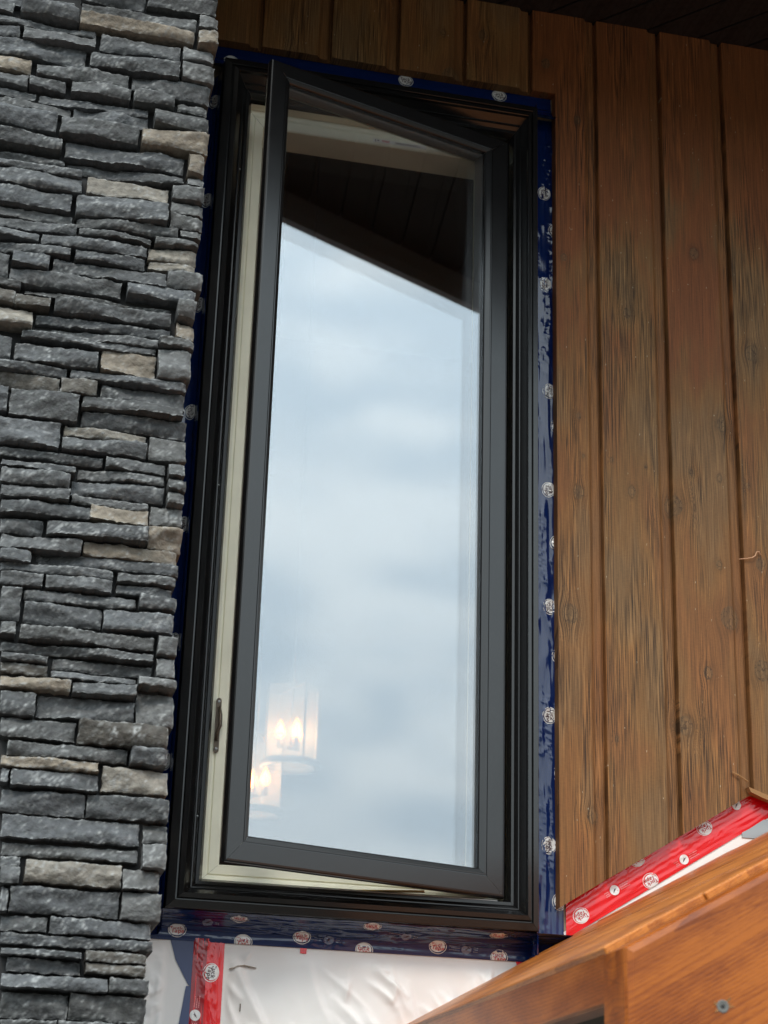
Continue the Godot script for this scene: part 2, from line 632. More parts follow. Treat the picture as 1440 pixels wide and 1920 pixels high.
func siding_foot(x: float) -> float:
	if x < 0.6595:
		return 3.713
	if x < 1.017:
		return 2.124 + (x - 0.660) * 0.622
	return 2.344 - 0.25 * (x - 1.017)


func make_siding() -> void:
	var t := thing("board_siding", "brown stained vertical board siding with shadow grooves right of and above the window", "siding")
	var edge := noise(81, FastNoiseLite.TYPE_SIMPLEX_SMOOTH, 3)
	var left := -0.0595
	while left < 2.3:
		var right := left + 0.1345
		var lift := rng.randf_range(-0.0012, 0.0012)
		var lean := rng.randf_range(-0.0012, 0.0012)
		var w := right - left
		var across := [[0.0, -0.0170], [0.0, -0.0012], [0.0012, 0.0], [0.02, 0.0], [0.045, 0.0], [0.075, 0.0], [w - 0.029, 0.0], [w - 0.0265, -0.0010], [w - 0.0215, -0.0078], [w - 0.0190, -0.0092], [w - 0.0062, -0.0098], [w - 0.0058, -0.0172], [w + 0.0008, -0.0172]]
		if left < 0.6595 and right > 0.6595:   # the board cut round the window
			across = [[0.0, -0.0170], [0.0, -0.0012], [0.0012, 0.0], [0.02, 0.0], [0.0464, 0.0], [0.0466, 0.0], [0.075, 0.0], [w - 0.029, 0.0], [w - 0.0265, -0.0010], [w - 0.0215, -0.0078], [w - 0.0190, -0.0092], [w - 0.0062, -0.0098], [w - 0.0058, -0.0172], [w + 0.0008, -0.0172]]
		var shift := Vector2.ZERO
		if left < 0.55:
			shift = Vector2(0.538, -1.05)
		elif left > 1.1:
			shift = Vector2(-0.538, 0.31)
		var st := begin()
		var at := func(c: Array, up: float) -> Vector3:
			var x: float = clampf(left + c[0], -0.04, 9.0)
			var foot := siding_foot(x)
			var y := lerpf(foot, SOFFIT_Y - 0.0005, up)
			var ragged := edge.get_noise_2d(x * 60.0, y * 45.0) * 0.0007 if c[0] < 0.002 else 0.0
			return Vector3(x + ragged, y, BOARD_Z + lift + lean * (c[0] / w - 0.5) + c[1])
		var rows := 36
		for k in across.size() - 1:
			for j in rows:
				var p := [at.call(across[k], float(j) / rows), at.call(across[k + 1], float(j) / rows), at.call(across[k + 1], float(j + 1) / rows), at.call(across[k], float(j + 1) / rows)]
				for q in [0, 2, 1, 0, 3, 2]:
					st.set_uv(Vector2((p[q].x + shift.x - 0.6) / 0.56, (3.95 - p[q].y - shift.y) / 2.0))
					st.add_vertex(p[q])
			for e in [[0.0, 1], [1.0, -1]]:   # sawn ends
				var a: Vector3 = at.call(across[k], e[0])
				var b: Vector3 = at.call(across[k + 1], e[0])
				var p := [a, b, Vector3(b.x, b.y, WALL_Z + 0.003), Vector3(a.x, a.y, WALL_Z + 0.003)]
				for q in ([0, 1, 2, 0, 2, 3] if e[1] > 0 else [0, 2, 1, 0, 3, 2]):
					st.set_uv(Vector2((p[q].x + shift.x - 0.6) / 0.56, (3.95 - p[q].y - shift.y + p[q].z) / 2.0))
					st.add_vertex(p[q])
		if left < 0.6595 and right > 0.6595:   # the edge sawn along the window
			for j in 24:
				var ya := lerpf(siding_foot(0.661), 3.713, j / 24.0)
				var yb := lerpf(siding_foot(0.661), 3.713, (j + 1) / 24.0)
				var xa := 0.6596 + edge.get_noise_2d(3.0, ya * 30.0) * 0.0014
				var xb := 0.6596 + edge.get_noise_2d(3.0, yb * 30.0) * 0.0014
				var f := BOARD_Z + lift + 0.0004
				var p := [Vector3(xa, ya, WALL_Z + 0.003), Vector3(xa, ya, f), Vector3(xb, yb, f), Vector3(xb, yb, WALL_Z + 0.003)]
				for q in [0, 2, 1, 0, 3, 2]:
					st.set_uv(Vector2((p[q].x + p[q].z + 0.1 - 0.6) / 0.56, (3.95 - p[q].y) / 2.0))
					st.add_vertex(p[q])
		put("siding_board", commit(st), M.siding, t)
		left = right


# ---------------------------------------------------------------- ledgestone

# Each stone of the column as read off the photograph: left, right, bottom, top in millimetres, and its colour
# (0 charcoal, 1 charcoal corner piece, 2 tan, 3 pale tan, 4 olive brown).
func stone_list() -> Array:
	return [
		[-168, -53, 3511, 3536, 0], [-278, -172, 3502, 3526, 0], [-81, -49, 3480, 3509, 1], [-382, -286, 3471, 3497, 0], [-276, -85, 3468, 3496, 0], [-80, -48, 3441, 3476, 2],
		[-406, -384, 3448, 3474, 0], [-373, -278, 3450, 3471, 0], [-276, -87, 3446, 3467, 2], [-403, -247, 3431, 3444, 0], [-104, -52, 3410, 3439, 1], [-239, -108, 3407, 3437, 0],
		[-364, -247, 3405, 3429, 0], [-402, -370, 3407, 3428, 0], [-103, -49, 3372, 3407, 1], [-381, -260, 3371, 3406, 0], [-399, -388, 3371, 3403, 2], [-253, -107, 3371, 3401, 0],
		[-395, -345, 3343, 3369, 2], [-183, -53, 3338, 3371, 0], [-337, -188, 3341, 3364, 0], [-392, -348, 3316, 3339, 0], [-346, -287, 3317, 3339, 0], [-279, -182, 3316, 3338, 0],
		[-178, -111, 3312, 3335, 0], [-105, -56, 3313, 3332, 0], [-390, -333, 3296, 3312, 0], [-328, -152, 3294, 3310, 0], [-142, -53, 3276, 3306, 1], [-271, -150, 3272, 3295, 0],
		[-383, -274, 3274, 3294, 0], [-159, -51, 3236, 3271, 2], [-384, -295, 3236, 3268, 0], [-289, -164, 3236, 3268, 0], [-81, -55, 3194, 3232, 2], [-278, -87, 3197, 3231, 0],
		[-381, -284, 3205, 3227, 0], [-372, -276, 3180, 3197, 0], [-274, -86, 3175, 3194, 0], [-80, -54, 3173, 3192, 1], [-376, -247, 3161, 3173, 0], [-103, -52, 3146, 3171, 1],
		[-238, -108, 3135, 3168, 3], [-365, -246, 3131, 3160, 0], [-103, -51, 3121, 3144, 1], [-252, -108, 3092, 3131, 0], [-370, -260, 3096, 3127, 0], [-103, -51, 3093, 3119, 1],
		[-367, -256, 3077, 3094, 1], [-85, -52, 3077, 3092, 1], [-248, -89, 3073, 3090, 0], [-365, -247, 3057, 3074, 0], [-124, -56, 3059, 3072, 1], [-243, -129, 3058, 3069, 0],
		[-133, -56, 3035, 3056, 3], [-300, -135, 3034, 3051, 0], [-363, -304, 3037, 3050, 0], [-246, -136, 3013, 3032, 0], [-131, -57, 3019, 3033, 3], [-361, -253, 3015, 3031, 0],
		[-100, -44, 2991, 3017, 1], [-341, -284, 2986, 3012, 0], [-278, -101, 2987, 3011, 0], [-358, -345, 2966, 3006, 0], [-161, -53, 2963, 2988, 0], [-342, -169, 2961, 2984, 0],
		[-81, -52, 2934, 2961, 1], [-355, -324, 2950, 2961, 0], [-317, -89, 2944, 2956, 0], [-330, -276, 2922, 2942, 4], [-353, -330, 2924, 2946, 4], [-270, -89, 2920, 2941, 0],
		[-80, -51, 2900, 2932, 2], [-349, -300, 2885, 2918, 3], [-295, -88, 2901, 2916, 0], [-296, -105, 2882, 2898, 0], [-105, -50, 2883, 2897, 1], [-314, -108, 2870, 2883, 0],
		[-104, -53, 2829, 2881, 1], [-191, -107, 2829, 2871, 2], [-344, -327, 2828, 2870, 0], [-322, -196, 2829, 2861, 0], [-235, -57, 2813, 2827, 0], [-340, -240, 2812, 2825, 0],
		[-248, -193, 2786, 2811, 4], [-187, -56, 2785, 2812, 0], [-338, -249, 2787, 2811, 4], [-335, -324, 2743, 2785, 0], [-213, -60, 2764, 2786, 0], [-321, -218, 2739, 2782, 0],
		[-212, -52, 2736, 2762, 0], [-330, -241, 2693, 2734, 0], [-236, -111, 2718, 2734, 3], [-107, -50, 2693, 2734, 1], [-238, -110, 2693, 2716, 0], [-170, -79, 2671, 2689, 0],
		[-326, -174, 2674, 2688, 0], [-76, -52, 2664, 2685, 1], [-209, -80, 2653, 2669, 0], [-324, -213, 2654, 2666, 0], [-75, -47, 2643, 2662, 1], [-322, -220, 2628, 2651, 0],
		[-217, -79, 2626, 2650, 0], [-74, -49, 2621, 2641, 1], [-320, -219, 2608, 2626, 0], [-216, -101, 2610, 2623, 0], [-97, -48, 2590, 2621, 1], [-186, -99, 2584, 2611, 2],
		[-317, -186, 2583, 2604, 0], [-98, -46, 2552, 2587, 2], [-315, -252, 2556, 2578, 0], [-247, -99, 2554, 2578, 0], [-312, -194, 2530, 2552, 0], [-191, -52, 2529, 2551, 2],
		[-258, -48, 2512, 2530, 0], [-310, -265, 2508, 2527, 0], [-308, -144, 2495, 2509, 0], [-138, -52, 2493, 2507, 0], [-241, -144, 2474, 2494, 0], [-307, -245, 2474, 2493, 0],
		[-138, -55, 2476, 2491, 0], [-104, -48, 2455, 2475, 0], [-270, -108, 2454, 2471, 0], [-303, -273, 2420, 2469, 0], [-268, -155, 2420, 2451, 0], [-153, -50, 2419, 2449, 0],
		[-299, -276, 2395, 2414, 0], [-72, -43, 2387, 2414, 1], [-271, -77, 2392, 2412, 0], [-295, -76, 2374, 2388, 0], [-71, -44, 2353, 2384, 1], [-220, -76, 2353, 2370, 0],
		[-294, -227, 2359, 2369, 0], [-293, -225, 2341, 2357, 4], [-96, -40, 2337, 2351, 1], [-221, -98, 2339, 2350, 0], [-291, -191, 2320, 2337, 2], [-188, -98, 2318, 2336, 0],
		[-95, -40, 2280, 2333, 1], [-236, -97, 2283, 2316, 0], [-288, -238, 2280, 2315, 0], [-175, -47, 2246, 2279, 4], [-284, -178, 2248, 2278, 0], [-98, -46, 2222, 2244, 0],
		[-271, -102, 2223, 2243, 0], [-279, -141, 2206, 2222, 2], [-135, -41, 2182, 2218, 3], [-262, -140, 2179, 2204, 0], [-277, -265, 2183, 2203, 0], [-153, -37, 2144, 2177, 0],
		[-273, -155, 2143, 2175, 0], [-71, -36, 2113, 2142, 1], [-268, -76, 2107, 2140, 0], [-71, -37, 2075, 2111, 1], [-265, -76, 2083, 2102, 0], [-265, -237, 2066, 2081, 0],
		[-230, -97, 2046, 2077, 3], [-95, -44, 2045, 2075, 1], [-263, -237, 2042, 2065, 0], [-94, -38, 2005, 2043, 1], [-247, -97, 2005, 2040, 0], [-260, -249, 2004, 2039, 0],
		[-190, -49, 1980, 2002, 0], [-256, -193, 1980, 2001, 0], [-254, -46, 1962, 1977, 0], [-138, -54, 1943, 1958, 4], [-252, -143, 1946, 1956, 0], [-242, -142, 1925, 1944, 0],
		[-137, -54, 1927, 1942, 4], [-103, -48, 1904, 1924, 0], [-248, -105, 1903, 1921, 0], [-154, -48, 1866, 1901, 0], [-245, -155, 1865, 1899, 0], [-167, -46, 1849, 1864, 0],
		[-243, -170, 1846, 1862, 0]
	]


func make_stone() -> void:
	var t := thing("stone_column", "charcoal and tan ledgestone column of dry stacked split stones left of the window", "stone column")
	put("mortar_bed", boxmesh(Vector3(-0.85, 0.0, WALL_Z), Vector3(-0.063, 4.9, 0.274)), M.mortar, t)
	var rough := noise(91, FastNoiseLite.TYPE_SIMPLEX_SMOOTH, 4)
	var cleft := noise(92, FastNoiseLite.TYPE_SIMPLEX_SMOOTH, 3)
	var list := stone_list()
	# courses carry on a little way beyond the picture on the left, above and below
	var extra := []
	for band in [[1.58, 1.845, -0.60, -0.049], [3.537, 3.786, -0.60, -0.049]]:
		var y: float = band[0]
		while y < band[1] - 0.012:
			var hgt: float = minf(rng.randf_range(0.022, 0.042), band[1] - y)
			var x: float = band[2]
			while x < band[3] - 0.03:
				var wid: float = rng.randf_range(0.09, 0.22)
				if band[3] - (x + wid) < 0.05:
					wid = band[3] - x
				extra.append([x * 1000, (x + wid) * 1000 - 2, y * 1000, (y + hgt) * 1000 - 2, 0 if rng.randf() < 0.85 else 2])
				x += wid
			y += hgt
	for s in list:
		if s[0] < -384 + (3536 - s[2]) * 0.068:   # cut by the picture's edge: the stone goes on, and others follow it
			s[0] -= rng.randf_range(25, 110)
			var x: float = s[0]
			while x > -620.0:
				var wid := rng.randf_range(90, 230)
				extra.append([x - wid, x - 2, s[2], s[3], 0 if rng.randf() < 0.85 else 2])
				x -= wid
	var n := 0
	for s in list:
		n += 1
		put("stone", stone_mesh(s[0] * 0.001, s[1] * 0.001, s[2] * 0.001, s[3] * 0.001, int(s[4]), n, rough, cleft), M.stone, t)
	var rest := SurfaceTool.new()
	for s in extra:
		n += 1
		rest.append_from(stone_mesh(s[0] * 0.001, s[1] * 0.001, s[2] * 0.001, s[3] * 0.001, int(s[4]), n, rough, cleft), 0, Transform3D.IDENTITY)
	put("outer_stones", rest.commit(), M.stone, t).set_meta("kind", "stuff")


func stone_mesh(x0: float, x1: float, y0: float, y1: float, kind: int, n: int, rough: FastNoiseLite, cleft: FastNoiseLite) -> ArrayMesh:
	var corner := x1 > -0.059
	var w := x1 - x0
	var h := y1 - y0
	var nu := clampi(int(w / 0.0035), 6, 70)
	var nv := clampi(int(h / 0.0034), 6, 16)
	var proud := rng.randf_range(-0.010, 0.012)
	var tilt := rng.randf_range(-0.30, 0.22)
	var turn := rng.randf_range(-0.05, 0.05)
	var amp := rng.randf_range(0.006, 0.014) * (0.6 if kind == 1 or kind == 4 else 1.0)
	var base: Color = [Color(0.124, 0.129, 0.137), Color(0.156, 0.158, 0.160), Color(0.285, 0.240, 0.190), Color(0.330, 0.298, 0.255), Color(0.122, 0.110, 0.096)][kind]
	base = base * rng.randf_range(0.66, 1.2)
	base = base.lerp(Color(0.118, 0.112, 0.100), rng.randf() * 0.35) if kind < 2 else base
	var off := Vector2(n * 7.31, n * 3.77)
	x0 -= 0.0006
	x1 += 0.0006
	y0 -= 0.0008
	y1 += 0.0008
	# the split face: a few flat breaks that meet in ridges
	var breaks := []
	for k in 3 + int(w / 0.045):
		breaks.append([rng.randf_range(x0, x1), rng.randf_range(y0, y1), rng.randf_range(-0.22, 0.22), rng.randf_range(-0.62, 0.42), rng.randf_range(0.0, 0.0060)])
	var px := []
	var pc := []
	var zf := 0.300 + proud
	for j in nv + 1:
		var row := PackedVector3Array()
		var crow := PackedColorArray()
		for i in nu + 1:
			var u := float(i) / nu
			var v := float(j) / nv
			var x := lerpf(x0, x1, u)
			var y := lerpf(y0, y1, v)
			var du := minf(x - x0, x1 - x)
			var dv := minf(y - y0, y1 - y)
			var q := Vector2(x * 9.0, y * 26.0) + off
			var a := cleft.get_noise_2d(q.x, q.y)
			var st := (a + 0.5) * 3.2
			var ledge := (floorf(st) + smoothstep(0.70, 0.92, st - floorf(st))) / 3.2 - 0.5
			var b := rough.get_noise_2d(x * 55.0 + off.x, y * 75.0 + off.y)
			var edge := minf(du, dv)
			var broken := 1.0
			var next := 1.0
			for f in breaks:
				var g: float = f[4] + (x - f[0]) * f[2] + (y - f[1]) * f[3]
				if g < broken:
					next = broken
					broken = g
				elif g < next:
					next = g
			var crest := 1.0 - smoothstep(0.0, 0.0011, next - broken)
			broken = maxf(broken, -0.013)
			var rim := 1.0 - pow(clampf(1.0 - edge / 0.0024, 0.0, 1.0), 2.0)
			var z := zf + 0.004 + broken + ledge * amp * 0.7 + b * 0.0013 + 0.0006 * rough.get_noise_2d(x * 150.0 + off.x, y * 170.0) + tilt * (v - 0.5) * h + turn * (u - 0.5) * w
			z = lerpf(z - 0.0020, z, rim)
			# the outline of the face is broken, not sawn
			var wob := rough.get_noise_2d(x * 38.0 + off.y, y * 38.0 + 9.0)
			var wob2 := rough.get_noise_2d(x * 130.0 + off.y, y * 130.0 + 9.0)
			if j == 0 or j == nv:
				y += (wob * 0.0022 + wob2 * 0.0012) + (0.0012 if j == 0 else -0.0012)
			if i == 0 or i == nu:
				x += (wob * 0.0018 + wob2 * 0.0010) + (0.001 if i == 0 else -0.001)
			if corner and i > nu - 2:
				z -= 0.004
			row.append(Vector3(x, y, z))
			# chalky wear where a split edge stands out, in broken flecks
			var lip := smoothstep(0.60, 0.80, st - floorf(st)) * smoothstep(1.0, 0.86, st - floorf(st))
			var fleck := smoothstep(-0.05, 0.30, rough.get_noise_2d(x * 240.0, y * 300.0 + off.x))
			var wear := clampf(lip * 0.5 + crest * 0.9 + (1.0 if edge < 0.003 else 0.0) * 0.7, 0.0, 1.0) * fleck + 0.16 * fleck * smoothstep(0.05, 0.4, b)
			var c := base * (1.0 + 0.32 * cleft.get_noise_2d(x * 14.0 - off.y, y * 40.0))
			c = c.lerp(Color(0.46, 0.465, 0.46), wear * 0.8)
			crow.append(c)
		px.append(row)
		pc.append(crow)
	var st2 := begin(true)
	for j in nv:
		for i in nu:
			for q in [[0, 0], [1, 1], [1, 0], [0, 0], [0, 1], [1, 1]]:
				st2.set_color(pc[j + q[1]][i + q[0]])
				st2.add_vertex(px[j + q[1]][i + q[0]])
	st2.set_smooth_group(-1)
	var back := 0.262
	if corner:
		back = WALL_Z + 0.001
	var rim_pts := []
	for i in nu + 1:
		rim_pts.append([px[0][i], pc[0][i]])
	for j in range(1, nv + 1):
		rim_pts.append([px[j][nu], pc[j][nu]])
	for i in range(nu - 1, -1, -1):
		rim_pts.append([px[nv][i], pc[nv][i]])
	for j in range(nv - 1, 0, -1):
		rim_pts.append([px[j][0], pc[j][0]])
	for k in rim_pts.size():
		var a: Vector3 = rim_pts[k][0]
		var b: Vector3 = rim_pts[(k + 1) % rim_pts.size()][0]
		st2.set_color(base)
		quad(st2, Vector3(a.x, a.y, back), Vector3(b.x, b.y, back), b, a)
	return commit(st2)


# ---------------------------------------------------------------- house wrap

func make_wrap() -> void:
	var fold := noise(101, FastNoiseLite.TYPE_SIMPLEX_SMOOTH, 2)
	var crumple := noise(102, FastNoiseLite.TYPE_CELLULAR, 1)
	crumple.cellular_return_type = FastNoiseLite.RETURN_DISTANCE
	# folds where the sheet hangs from the sill tape, and shorter creases across it
	var folds := []
	var dice := RandomNumberGenerator.new()
	dice.seed = 515
	for k in 84:
		var from := Vector2(dice.randf_range(0.10, 0.75), dice.randf_range(1.86, 2.03))
		var turn := dice.randf_range(-1.15, -0.55) if k % 3 else dice.randf_range(-2.4, -0.2)
		var reach := dice.randf_range(0.05, 0.20) if k % 3 else dice.randf_range(0.02, 0.07)
		folds.append([from, from + Vector2(cos(turn), sin(turn)) * reach, dice.randf_range(0.004, 0.011), dice.randf_range(0.0028, 0.0080), dice.randf_range(-0.12, 0.12)])
	for k in 40:
		var from := Vector2(dice.randf_range(-0.03, 0.02), dice.randf_range(1.86, 2.03))
		var turn := dice.randf_range(-2.6, 0.0)
		folds.append([from, from + Vector2(cos(turn), sin(turn)) * dice.randf_range(0.015, 0.05), dice.randf_range(0.003, 0.007), dice.randf_range(0.0015, 0.0042), 0.0])
	var st := begin(true)
	sheet(st, 420, 190, func(u: float, v: float) -> Vector3:
		var x := lerpf(-0.045, 1.10, u)
		var y := lerpf(1.55, 2.042 if x < 0.63 else 2.06 + (x - 0.63) * 0.63, v)
		var loose := smoothstep(2.032, 2.008, y) * maxf(smoothstep(0.110, 0.125, x), smoothstep(0.018, 0.008, x)) * smoothstep(0.60, 0.56, x - maxf(0.0, (y - 1.99) * 0.4))
		var at := Vector2(x, y)
		var d := 0.0022 * (1.0 + fold.get_noise_2d(x * 5.0 - y * 3.0, y * 2.0))
		for f in folds:
			var e: Vector2 = f[1] - f[0]
			var k: float = clampf((at - f[0]).dot(e) / e.length_squared(), 0.0, 1.0)
			var bow: Vector2 = Vector2(-e.y, e.x) * f[4] * sin(k * PI)
			var off: float = (at - f[0] - e * k - bow).dot(Vector2(-e.y, e.x).normalized())
			var gap: float = (at - f[0] - e * k - bow).length()
			var wide: float = f[2] * (1.0 if off > 0.0 else 2.6)
			d += f[3] * pow(maxf(0.0, 1.0 - gap / wide), 1.4) * sin(clampf(k * 1.3, 0.0, 1.0) * PI * 0.9 + 0.25)
		d += clampf(0.5 + crumple.get_noise_2d(x * 26.0, y * 26.0), 0.0, 1.0) * (0.004 if x < 0.05 else 0.0010)
		return Vector3(x, y, -0.0794 + d * loose))
	tag(put("house_wrap", commit(st), M.wrap), "creased white house wrap on the wall below the window", "house wrap")


# ---------------------------------------------------------------- window

# One side of a mitred frame round x0..x1, y0..y1. The profile lists (inward offset, z); per[k] stretches the offset on the
# left, right, bottom and top. side: 0 left, 1 right, 2 bottom, 3 top.
func rail(st: SurfaceTool, side: int, profile: Array, box: Array, per := [1.0, 1.0, 1.0, 1.0]) -> void:
	for k in profile.size() - 1:
		var c := []
		for q in [profile[k], profile[k + 1]]:
			var l: float = box[0] + q[0] * per[0]
			var r: float = box[1] - q[0] * per[1]
			var b: float = box[2] + q[0] * per[2]
			var t: float = box[3] - q[0] * per[3]
			var e := 0.00025
			match side:
				0: c.append_array([Vector3(l, b + e, q[1]), Vector3(l, t - e, q[1])])
				1: c.append_array([Vector3(r, t - e, q[1]), Vector3(r, b + e, q[1])])
				2: c.append_array([Vector3(r - e, b, q[1]), Vector3(l + e, b, q[1])])
				3: c.append_array([Vector3(l + e, t, q[1]), Vector3(r - e, t, q[1])])
		quad(st, c[0], c[2], c[3], c[1])


func frame_of(parent: Node, names: Array, profile: Array, box: Array, m: Material, per := [1.0, 1.0, 1.0, 1.0]) -> void:
	for side in 4:
		var st := begin()
		rail(st, side, profile, box, per)
		put(names[side], commit(st), m, parent)


func joined_frame(called: String, parent: Node, profile: Array, box: Array, m: Material, per := [1.0, 1.0, 1.0, 1.0]) -> Node3D:
	var st := begin()
	for side in 4:
		rail(st, side, profile, box, per)
	return put(called, commit(st), m, parent)


func make_window() -> void:
	var t := thing("casement_window", "tall black casement window with its sash swung open and the sky mirrored in the glass", "window", Vector3(0.3, FRAME_B, 0.0))
	var box := [FRAME_L - 0.3, FRAME_R - 0.3, 0.0, FRAME_T - FRAME_B]
	var frame := Node3D.new()
	frame.name = "frame"
	t.add_child(frame)
	# black outer frame: splayed brick mould, a bead, then the step the sash closes into
	var outside := [[0.0, -0.079], [0.0, -0.0112], [0.0007, -0.0102], [0.0102, -0.0067], [0.0108, -0.0075], [0.0114, -0.0118], [0.0130, -0.0118], [0.0136, -0.0072], [0.0143, -0.0055], [0.0205, -0.0030], [0.0213, -0.0042],
		[0.0225, -0.0100], [0.0300, -0.0230], [0.0306, -0.0222], [0.0320, -0.0222], [0.0326, -0.0250], [0.0368, -0.0310], [0.0374, -0.0300], [0.0418, -0.0300], [0.0428, -0.0325], [0.0462, -0.0420], [0.0465, -0.060]]
	frame_of(frame, ["jamb", "jamb", "sill", "head"], outside, box, M.black, [1.25, 1.0, 1.13, 1.32])
	# pale inner frame: ribbed stop, then the deep lining
	var inside := [[0.0575, -0.0500], [0.0575, -0.0600], [0.0580, -0.0625], [0.0585, -0.0690], [0.0665, -0.0705], [0.0700, -0.0725], [0.0715, -0.0700], [0.0860, -0.0700], [0.0880, -0.0720], [0.0885, -0.1390]]
	frame_of(frame, ["inner_jamb", "inner_jamb", "inner_sill", "inner_head"], inside, box, M.cream, [1.0, 0.85, 0.94, 1.15])

	# sash, hung on the right
	var sash := Node3D.new()
	sash.name = "sash"
	t.add_child(sash)
	sash.position = Vector3(0.557 - 0.3, 2.127 - FRAME_B, -0.025)
	sash.rotation.y = deg_to_rad(16.82)
	var sb := [-0.508, 0.0, 0.0, 1.439]
	var per := [0.98, 1.24, 1.09, 0.93]
	var face := [[0.0, -0.0130], [0.0, -0.0042], [0.0008, -0.0018], [0.0026, -0.0003], [0.0050, 0.0], [0.0296, 0.0], [0.0299, -0.0014], [0.0310, -0.0016], [0.0314, -0.0006], [0.0330, -0.0006], [0.0385, -0.0032], [0.0400, -0.0046], [0.0410, -0.0070], [0.0410, -0.0128]]
	frame_of(sash, ["stile", "stile", "bottom_rail", "top_rail"], face, sb, M.black, per)
	var strip := [[0.0010, -0.0128], [0.0002, -0.0150], [0.0006, -0.0178], [0.0030, -0.0195], [0.0130, -0.0195]]
	joined_frame("weatherstrip", sash, strip, sb, M.weatherstrip, per)
	var inner := [[0.0130, -0.0130], [0.0130, -0.0450], [0.0145, -0.0465], [0.0360, -0.0475], [0.0395, -0.0470], [0.0412, -0.0450]]
	joined_frame("inner_sash", sash, inner, sb, M.cream, per)
	var spacer := [[0.0380, -0.0158], [0.0414, -0.0164], [0.0414, -0.0404], [0.0380, -0.0410]]
	joined_frame("spacer_bar", sash, spacer, sb, M.steel, per)
	var lo := Vector3(-0.508 + 0.0375, 0.0415, 0.0)
	var hi := Vector3(-0.0475, 1.439 - 0.0355, 0.0)
	put("outer_pane", boxmesh(Vector3(lo.x, lo.y, -0.0155), Vector3(hi.x, hi.y, -0.0125)), M.glass_coated, sash)
	put("inner_pane", boxmesh(Vector3(lo.x + 0.0024, lo.y + 0.0024, -0.0440), Vector3(hi.x - 0.0030, hi.y - 0.0024, -0.0412)), M.glass, sash)

	# latch keeper on the left inner jamb, its plate, hook and two screws
	var keeper := Node3D.new()
	keeper.name = "lock_keeper"
	frame.add_child(keeper)
	keeper.position = Vector3(0.0725 - 0.3, 2.386 - FRAME_B, -0.0678)
	var ks := begin()
	var plate := PackedVector2Array()
	for k in 20:
		var a := TAU * k / 20.0
		plate.append(Vector2(cos(a) * 0.0043, sin(a) * 0.0043 + (0.042 if sin(a) >= 0.0 else -0.042)))
	slab(ks, plate, -0.002, 0.0016)
	put("plate", commit(ks), M.bronze, keeper)
	ks = begin(true)
	tube(ks, [Vector3(0.001, 0.030, 0.001), Vector3(0.003, 0.016, 0.008), Vector3(0.003, -0.002, 0.010), Vector3(-0.001, -0.014, 0.006), Vector3(-0.001, -0.026, 0.002)], 0.0032, 8)
	put("hook", commit(ks), M.bronze, keeper)
	for y in [0.040, -0.040]:
		ks = begin()
		lathe(ks, Vector3(0, 0, 0), [Vector2(0.0, 0.0030), Vector2(0.0018, 0.0028), Vector2(0.0028, 0.0016), Vector2(0.0028, -0.001)], 12, Transform3D(Basis(Vector3.RIGHT, PI / 2.0), Vector3(0, y, 0)))
		put("screw", commit(ks), M.steel, keeper)

	# hinge arm and its track on the sill
	var arm := begin()
	block(arm, Vector3(-0.070, -0.0012, -0.006), Vector3(0.070, 0.0012, 0.006), 0.0005, Transform3D(Basis(Vector3.UP, -0.34), Vector3(0.352 - 0.3, 2.1275 - FRAME_B, -0.040)))
	put("hinge_arm", commit(arm), M.brass, frame)
	put("hinge_track", boxmesh(Vector3(0.23 - 0.3, 2.1222 - FRAME_B, -0.058), Vector3(0.545 - 0.3, 2.1248 - FRAME_B, -0.030), 0.0006), M.steel, frame)

	# paper label on the inner head
	var label := put("paper_label", boxmesh(Vector3(0.300 - 0.3, 1.4750, -0.0699), Vector3(0.405 - 0.3, 1.4825, -0.0694)), M.print_white, frame)
	var ink := begin()
	for q in [[0.3035, 0.3060, 0.0012, 0.0062], [0.3085, 0.3120, 0.0022, 0.0058], [0.3440, 0.3900, 0.0048, 0.0055], [0.3440, 0.3840, 0.0034, 0.0041], [0.3440, 0.3920, 0.0020, 0.0027]]:
		block(ink, Vector3(q[0] - 0.3, 1.4750 + q[2], -0.0696), Vector3(q[1] - 0.3, 1.4750 + q[3], -0.06925))
	put("ink", commit(ink), M.wrap_ink, label)
	var red := begin()
	for q in [[0.3170, 0.3330, 0.0046, 0.0058], [0.3180, 0.3320, 0.0022, 0.0034]]:
		block(red, Vector3(q[0] - 0.3, 1.4750 + q[2], -0.0696), Vector3(q[1] - 0.3, 1.4750 + q[3], -0.06925))
	put("red_print", commit(red), M.print_red, label)

	# screw covers and paint specks on the black jamb
	for q in [[0.053, 2.795], [0.0535, 2.224], [0.0535, 3.42]]:
		var sc := begin()
		lathe(sc, Vector3.ZERO, [Vector2(0.0, 0.0012), Vector2(0.0011, 0.0010), Vector2(0.0016, 0.0)], 10, Transform3D(Basis(Vector3.RIGHT, PI / 2.0), Vector3(q[0] - 0.0095 - 0.3, q[1] - FRAME_B, -0.0262)))
		put("screw", commit(sc), M.steel, frame)


# ---------------------------------------------------------------- pendant lamps in the room

func make_lamps() -> void:
	pendant(Vector3(0.692, 3.010, -2.9), "upper glass cylinder pendant lamp, whole shade seen through the window with two flames", 0.3)
	pendant(Vector3(0.583, 2.850, -2.92), "lower glass cylinder pendant lamp, half hidden behind the window sash", 1.1)


